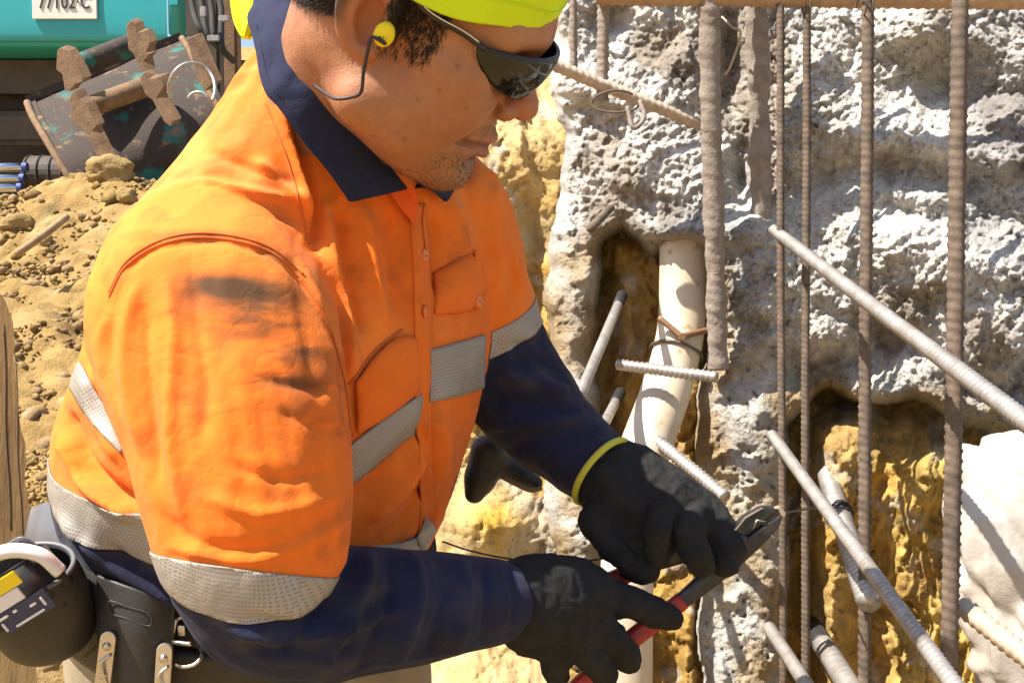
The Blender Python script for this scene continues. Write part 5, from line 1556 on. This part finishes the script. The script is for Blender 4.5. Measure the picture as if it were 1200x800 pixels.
def build_ground():
    xs = np.r_[-400, -150, -60, -25, -12, -7, -5, -3.6, np.arange(-2.9, -.2, .013), np.arange(-.2, 3, .08), 4, 6, 10, 20, 50, 150, 400]
    ys = np.r_[-300, -80, -20, -8, -4, -2, -1, 0, .5, 1, 1.3, np.arange(1.45, 3.0, .011), np.arange(3.0, 5.2, .016), 5.5, 6, 7, 9, 12, 18, 30, 60, 150, 400]
    X, Y = np.meshgrid(xs, ys); X = X.ravel(); Y = Y.ravel()
    z = ground_z(X, Y)
    p = np.stack([X, Y, np.zeros_like(X)], -1)
    near = sstep(1.4, 1.8, Y) * sstep(6, 4.8, Y)
    wa = np.stack([fbm(p * 6, 2, 711), fbm(p * 6, 2, 712), 0 * X], -1)
    w1, c1 = worley(p * 9 + wa, 21); w2, c2 = worley(p * 24 + wa, 22)
    z = z + near * (((1 - w1) * .032 + c1 * .03) * sstep(-.3, .3, fbm(p * 2.2, 2, 713)) + ((1 - w2) * .012 + c2 * .012) * sstep(-.3, .2, fbm(p * 5, 2, 716)) + fbm(p * 60, 3, 714) * .006)
    n = fbm(p * 5, 4, 720); n2 = fbm(p * 25, 3, 721)
    col = np.array([.42, .275, .105])[None] * (1 + .18 * n2[:, None])
    k = sstep(0, .5, n)[:, None] * .6; col = col * (1 - k) + np.array([.28, .175, .075]) * k
    k = sstep(.1, .5, fbm(p * 11, 3, 723))[:, None] * .5; col = col * (1 - k) + np.array([.47, .36, .19]) * k
    col *= .82
    obj('ground', np.stack([X, Y, z], -1), grid_faces(len(xs), len(ys)), M['soil'], col=col, base=(0, 0, 0), kind='structure', label='dug yellow clay ground rising behind the worker')
    # loose clods
    bm = bmesh.new(); bmesh.ops.create_icosphere(bm, subdivisions=1, radius=1)
    bv = np.array([v.co[:] for v in bm.verts]); bf = np.array([[v.index for v in f.verts] for f in bm.faces]); bm.free()
    rs = np.random.default_rng(5)
    V = []; F = []; C = []; n = 0
    for i in range(6000):
        Yc = 1.75 + 2.6 * rs.random() ** 1.2; Xc = (-.48 + .14 * rs.random() - .02) * Yc if False else (rs.uniform(-.50, -.28)) * Yc
        s = rs.choice([.003, .005, .008, .013, .024], p=[.36, .34, .20, .085, .015]) * (.7 + .6 * rs.random()) * (.6 + Yc * .16)
        zz = ground_z(np.array([Xc]), np.array([Yc]))[0] + .032
        sc = s * np.array([1, .8 + .4 * rs.random(), .55 + .4 * rs.random()])
        q = bv * (1 + .55 * vnoise(bv * 1.6 + i * 3.7, 31) + .3 * vnoise(bv * 3.6 + i, 33))[:, None] * sc
        a = rs.random() * 6.28; ca, sa = math.cos(a), math.sin(a)
        q = q @ np.array([[ca, sa, 0], [-sa, ca, 0], [0, 0, 1]])
        V.append(q + [Xc, Yc, zz + s * .15]); F.append(bf + n); n += len(bv)
        C.append(np.tile(np.array([.35, .235, .10]) * (.7 + .5 * rs.random()) * np.array([1, 1, .8 + .5 * rs.random()]), (len(bv), 1)))
    obj('clods', np.vstack(V), np.vstack(F), M['soil'], col=np.vstack(C), kind='stuff', smooth=False, label='loose clay clods and crumbs strewn over the slope', cat='clods')
    # a few big clods one can pick out
    bm = bmesh.new(); bmesh.ops.create_icosphere(bm, subdivisions=4, radius=1)
    bv = np.array([v.co[:] for v in bm.verts]); bf = np.array([[v.index for v in f.verts] for f in bm.faces]); bm.free()
    for i, (px, py, d, s, lab) in enumerate([(130, 204, 3.95, .075, 'biggest clay lump, crowning the heap at the foot of the bucket'), (148, 230, 3.8, .04, 'clay lump just under the crowning lump, against the orange sleeve'),
                                             (96, 236, 3.9, .045, 'clay lump below the worn left rim of the bucket'), (20, 262, 3.7, .05, 'clay lump beside the dry stick below the steel tubes')]):
        w, c = worley(bv[:, :2] * 2.2 + bv[:, 2:] + i * 3, 45)
        q = bv * (1 + .25 * vnoise(bv * 1.3 + i * 5.7, 41) + .10 * vnoise(bv * 3.6 + i, 43) + .12 * fbm(bv * 8 + i, 3, 46) - .06 * w)[:, None] * s * np.array([1.1, 1, .8])
        obj('clay_lump', P(px, py, d) + q, bf, M['soil'], col=np.tile(np.array([.37, .255, .11]), (len(bv), 1)), group='big clay lumps below the bucket', cat='clod', label=lab)
    v = catmull(np.array([P(20, 297, 3.2), P(55, 272, 3.3), P(78, 254, 3.4)]), 14)
    MB().tube(v, .012, 7).build('root_stick', M['stick'], smooth=True, label='dry stick lying on the clay slope', cat='stick')

M['stick'] = mat('dry_stick', (.40, .27, .14), .9, var=.5, vscale=30)
M['timber'] = mat('sawn_timber', (.24, .155, .06), .9, var=.9, vscale=9, dark=(.09, .05, .02), bump=.6, bscale=60, bumpd=.004, stretch=(6, 6, .6))
build_ground()

def build_timber():
    O = P(-30, 640, 1.35)
    t = thing('timber_post', O, 'rough weathered timber post standing behind the belt gear', 'post')
    A = [(-60, 338), (-4, 344), (6, 350), (13, 372), (20, 440), (28, 520), (34, 600), (36, 640), (34, 900), (-60, 900)]
    pts = np.array(A, float)
    # rough edge
    fine = catmull(pts, 120, True)
    jit = np.array([vnoise(np.array([[x * .09, y * .05, 3.]]), 51)[0] for x, y in fine])
    fine[:, 0] += jit * 3.5
    a = P(fine[:, 0], fine[:, 1], np.full(120, 1.32)); b = P(fine[:, 0] * .97 - 10, fine[:, 1], np.full(120, 1.40))
    n = 120
    obj('post', np.vstack([a, b]), [tuple(range(n)), tuple(range(n, 2 * n))[::-1]] + [(k, k + n, (k + 1) % n + n, (k + 1) % n) for k in range(n)], M['timber'], t, smooth=False)
    for k, (x0, y0, x1, y1, w) in enumerate([(4, 380, 12, 620, .003), (18, 420, 26, 640, .002), (-8, 400, -4, 700, .003)]):
        MB().tube(np.array([P(x0 + (x1 - x0) * q, y0 + (y1 - y0) * q, 1.3198) for q in np.linspace(0, 1, 20)]) + RIGHT * (np.sin(np.linspace(0, 9, 20)) * .0012)[:, None], w * .35, 6).build('split', M['darksteel'], t, smooth=True)
build_timber()

# ------------------------------------------------------------------ bucket and excavator
def slab(pts, th, nrm_dir=None):
    """thick polygon from world points"""
    a = np.array(pts); n = len(a)
    nn = nrm(np.cross(a[1] - a[0], a[2] - a[0])) if nrm_dir is None else nrm(nrm_dir)
    b = a + nn * th
    return np.vstack([a, b]), [tuple(range(n)), tuple(range(n, 2 * n))[::-1]] + [(k, k + n, (k + 1) % n + n, (k + 1) % n) for k in range(n)]

def build_bucket():
    b = thing('excavator_bucket', P(150, 225, 4.2), 'rusty excavator bucket with teal paint remains lying on the clay heap', 'bucket')
    # curved back sheet: profile swept across the width
    L = [P(33, 121, 4.45), P(40, 138, 4.36), P(60, 172, 4.25), P(88, 218, 4.2), P(120, 262, 4.3)]
    Rr = [P(214, 46, 4.70), P(224, 62, 4.60), P(240, 98, 4.50), P(266, 142, 4.45), P(296, 186, 4.55)]
    A = catmull(np.array(L), 30); B = catmull(np.array(Rr), 30)
    t = np.linspace(0, 1, 40)[:, None, None]
    V = A[None] * (1 - t) + B[None] * t
    V = V + FWD * (.03 * fbm(V.reshape(-1, 3) * 3, 2, 800)).reshape(40, 30)[..., None]
    o = obj('back_sheet', V.reshape(-1, 3), grid_faces(30, 40), M['bucket'], b)
    o.modifiers.new('t', 'SOLIDIFY').thickness = .03
    side = FWD * .55 + UP * -.15
    for E_ in (A, B):
        v, f = slab(np.vstack([E_, (E_[::-1] + side)]), .03, nrm(B[0] - A[0])); MB().add(v, f).build('side_plate', M['bucket'], b)
        MB().tube(E_ - FWD * .01, .014, 8).build('worn_rim', M['wornedge'], b, smooth=True)
    # top sheet behind the lugs
    v, f = slab([P(33, 121, 4.45), P(214, 46, 4.70), P(205, 70, 5.2), P(40, 118, 5.0)], .03); MB().add(v, f).build('top_sheet', M['bucket'], b)
    W = nrm(B[10] - A[10])
    def lug(poly, d, th, m):
        v, f = slab([P(x, y, d) for x, y in poly], th, W)
        # depth: lugs stand up from the sheet
        MB().add(v, f).build('lug', m, b, bevel=.006)
    lug([(66, 60), (69, 56), (80, 60), (88, 72), (98, 92), (96, 98), (88, 100), (82, 108), (75, 106), (72, 88), (65, 82)], 4.05, .035, M['wornedge'])
    lug([(83, 110), (88, 106), (93, 116), (101, 121), (108, 138), (113, 148), (109, 152), (126, 186), (128, 204), (120, 200), (104, 160), (94, 148), (90, 150), (82, 138), (84, 126), (80, 120)], 4.0, .035, M['wornedge'])
    lug([(147, 30), (152, 24), (158, 28), (162, 38), (168, 36), (176, 50), (172, 60), (176, 64), (170, 70), (173, 84), (164, 82), (156, 64), (150, 58)], 4.2, .035, M['wornedge'])
    lug([(163, 90), (168, 84), (176, 92), (181, 90), (188, 88), (192, 104), (186, 112), (204, 142), (200, 150), (192, 144), (178, 118), (170, 112), (165, 100)], 4.1, .035, M['wornedge'])
    lug([(218, 46), (224, 43), (248, 100), (240, 108), (232, 96)], 4.3, .05, M['wornedge'])
    def pin(a, c, r, m):
        p, q = P(*a), P(*c); ax = nrm(q - p)
        MB().tube([p - ax * .01, p, q, q + ax * .01], [r * .7, r, r, r * .7], 20).build('pin', m, b, smooth=True)
    pin((80, 82, 4.12), (162, 50, 4.32), .043, M['bucket']); pin((98, 128, 4.07), (176, 100, 4.22), .038, M['wornedge'])
    v, f = slab([P(96, 105, 4.3), P(170, 74, 4.5), P(176, 92, 4.4), P(102, 122, 4.22)], .04); MB().add(v, f).build('gusset', M['bucket'], b)
    pts = [P(225 + 27 * math.cos(a), 104 - 30 * math.sin(a), 3.9 + .03 * math.sin(a * 2)) for a in np.linspace(-.5, 3.6, 50)]
    MB().tube(np.array(pts), .0065, 8).build('wire_hoop', M['galv'], smooth=True, label='bare steel wire hoop standing against the bucket', cat='hoop')
    MB().tube(np.array([P(232 + 12 * math.cos(a), 118 - 10 * math.sin(a), 3.88) for a in np.linspace(.3, 2.9, 24)]), .005, 8).build('wire_hoop', M['galv'], smooth=True, label='smaller wire hoop inside the large one beside the bucket', cat='hoop')

def build_excavator():
    e = thing('excavator', P(60, 260, 6.9) * np.array([1, 1, 0]) + np.array([0, 0, 1.5]), 'teal excavator rear end with number plate above dark undercarriage', 'excavator')
    D = 6.4
    # counterweight: rounded lower edge swept along X
    x0, x1 = P(-260, 0, D)[0], P(196, 0, D)[0]
    zb = P(0, 55, D)[2]; prof = [(.9, zb + .02), (.35, zb - .01), (.10, zb), (.03, zb + .03), (0, zb + .10), (0, zb + .55), (.03, zb + .75), (.12, zb + .85), (.9, zb + .9)]
    Y0 = P(0, 30, D)[1]
    pv = catmull(np.array(prof), 40)
    xs = np.linspace(x0, x1, 20)
    V = np.array([[(x, Y0 + a, z) for a, z in pv] for x in xs])
    obj('counterweight', V.reshape(-1, 3), grid_faces(40, 20), M['teal'], e)
    # end block and corner
    xa, xb = P(198, 0, D)[0], P(219, 0, D)[0]; zc = P(0, 44, D)[2]
    MB().box(((xa + xb) / 2, Y0 + .12, zc + .5), (xb - xa, .3, 1.0), None, .02).build('corner_block', M['teal'], e, smooth=True)
    MB().box((P(184, 0, D)[0], Y0 + .08, zb + .55), (.03, .12, 1.1)).build('panel_gap', M['darksteel'], e)
    MB().box((P(206, 0, D)[0], Y0 - .035, P(0, 4, D)[2] + .08), (.05, .012, .2)).build('handle_plate', M['teal'], e)
    # plate
    pc = P(75, 4, D - .03); w = 76 * D / FPX; h = 36 * D / FPX
    pl = MB().box((pc[0], Y0 - .012, pc[2]), (w, .012, h), None, .004).build('number_plate', M['plate'], e)
    fc = bpy.data.curves.new('digits', 'FONT'); fc.body = '77102\u00b7C'; fc.align_x = 'CENTER'; fc.align_y = 'CENTER'; fc.size = .094; fc.space_character = 1.05; fc.extrude = .002
    to = bpy.data.objects.new('tmp', fc); COL.objects.link(to)
    dg = bpy.context.evaluated_depsgraph_get(); me = bpy.data.meshes.new_from_object(to.evaluated_get(dg))
    v, _ = mesh_arrays(me); f = [tuple(p.vertices) for p in me.polygons]
    bpy.data.objects.remove(to); bpy.data.meshes.remove(me)
    wv = np.stack([pc[0] + v[:, 0] * .88, np.full(len(v), Y0 - .0215) - v[:, 2], pc[2] + .005 + v[:, 1] * 1.25], -1)
    obj('lettering', wv, f, M['plateink'], pl, smooth=False)
    # undercarriage
    MB().box((P(40, 0, D)[0], Y0 + 1.0, zb - .12), (2.4, 1.4, .2)).build('turntable', M['darksteel'], e)
    g = 1.52
    for nm, xc in (('track', P(120, 0, D)[0]), ('track', P(-190, 0, D)[0])):
        L = 2.6; r = .30; cy = Y0 + 1.2
        n = 44; tot = 2 * (L - 2 * r) + 2 * math.pi * r
        tr = []
        for k in range(n):
            s = k / n * tot; st = L - 2 * r
            if s < st: y, z, a = -st / 2 + s, r, 0
            elif s < st + math.pi * r: q = (s - st) / r; y, z, a = st / 2 + r * math.sin(q), r * math.cos(q), -q
            elif s < 2 * st + math.pi * r: y, z, a = st / 2 - (s - st - math.pi * r), -r, math.pi
            else: q = (s - 2 * st - math.pi * r) / r; y, z, a = -st / 2 - r * math.sin(q), -r * math.cos(q), math.pi - q
            tr.append((y, z, a))
        mb = MB()
        for y, z, a in tr:
            ca, sa = math.cos(a), math.sin(a)
            mb.box((xc, cy + y, g + r + .03 + z), (.45, tot / n * .92, .035), [[1, 0, 0], [0, ca, -sa], [0, sa, ca]])
        t = mb.build(nm, M['darksteel'], e); t['kind'] = 'stuff'
        MB().box((xc, cy, g + r + .03), (.3, L - .5, .34), None, .05).build('track_frame', M['bucket'], e)
        for y in (-L / 2 + r, L / 2 - r):
            MB().tube([(xc - .17, cy + y, g + r + .03), (xc + .17, cy + y, g + r + .03)], r - .03, 24).build('wheel', M['darksteel'], e, smooth=False)
    # dark rear bash plate and lower frame seen under the counterweight
    MB().box((P(60, 0, D)[0], Y0 + .45, P(0, 92, D)[2]), (1.25, .08, .28), None, .02).build('frame_plate', M['bucket'], e)
    MB().box((P(10, 0, D)[0], Y0 + .2, P(0, 145, D)[2]), (1.0, .12, .20), None, .03).build('frame_beam', M['darksteel'], e)
    MB().box((P(30, 0, 7.2)[0], Y0 + .75, P(0, 150, 7.2)[2]), (2.6, .1, 1.0), None, .03).build('shade_backing', M['darksteel'], e)  # added dark sheet closes the sky gap, standing in for the shade underneath
    # hoses and brackets right of the corner
    for px, w, d, m in ((232, .10, 5.9, 'darksteel'), (252, .07, 6.2, 'darksteel'), (268, .12, 6.5, 'wornedge')):
        c = P(px, 30, d); MB().box(c, (w, .12, .9), None, .015).build('boom_bracket', M[m], e)
    for k in range(4):
        v = catmull(np.array([P(222 + k * 9, -30, 5.7), P(226 + k * 11, 10, 5.65), P(236 + k * 8, 36 + 6 * k, 5.6), P(262 + k * 4, 60 + 4 * k, 5.7)]), 24)
        MB().tube(v, .017, 8).build('hose', M['rubber'], e, smooth=True)
    for x, y, w, h in ((262, 22, .05, .03), (238, 14, .03, .05), (250, 45, .06, .03)):
        MB().box(P(x, y, 5.55), (w, .02, h), None, .004).build('fitting', M['galv'], e)

def build_pipes():
    for k, (y, lab) in enumerate([(196, 'uppermost bright steel tube of the pile under the excavator'), (209, 'middle bright steel tube of the pile under the excavator'), (220, 'lowest bright steel tube of the pile under the excavator')]):
        a, b = P(-60, y + 1, 4.9), P(30 - 3 * k, y, 4.8)
        t = thing('steel_tube', b, lab, 'tube', 'steel tubes under the excavator')
        MB().tube([a, b], .019, 16).build('tube', M['chrome'], t, smooth=True)
        MB().tube([b - RIGHT * .012, b + RIGHT * .008], .0205, 16).build('end_cap', M['bluetube'], t, smooth=False)
    t = thing('scrap_drum', P(60, 235, 5.0), 'dark oily drum lying in shade beside the steel tubes', 'drum')
    c = P(58, 205, 5.0)
    MB().tube([c - RIGHT * .10, c - RIGHT * .09, c + RIGHT * .12, c + RIGHT * .13], [.07, .085, .085, .07], 24).build('shell', M['darksteel'], t)
    for k in range(4):
        q = c + RIGHT * (-.08 + .055 * k); MB().tube([q - RIGHT * .006, q, q + RIGHT * .006], [.086, .091, .086], 24).build('hoop', M['rubber'], t)
build_bucket()
build_excavator()
build_pipes()
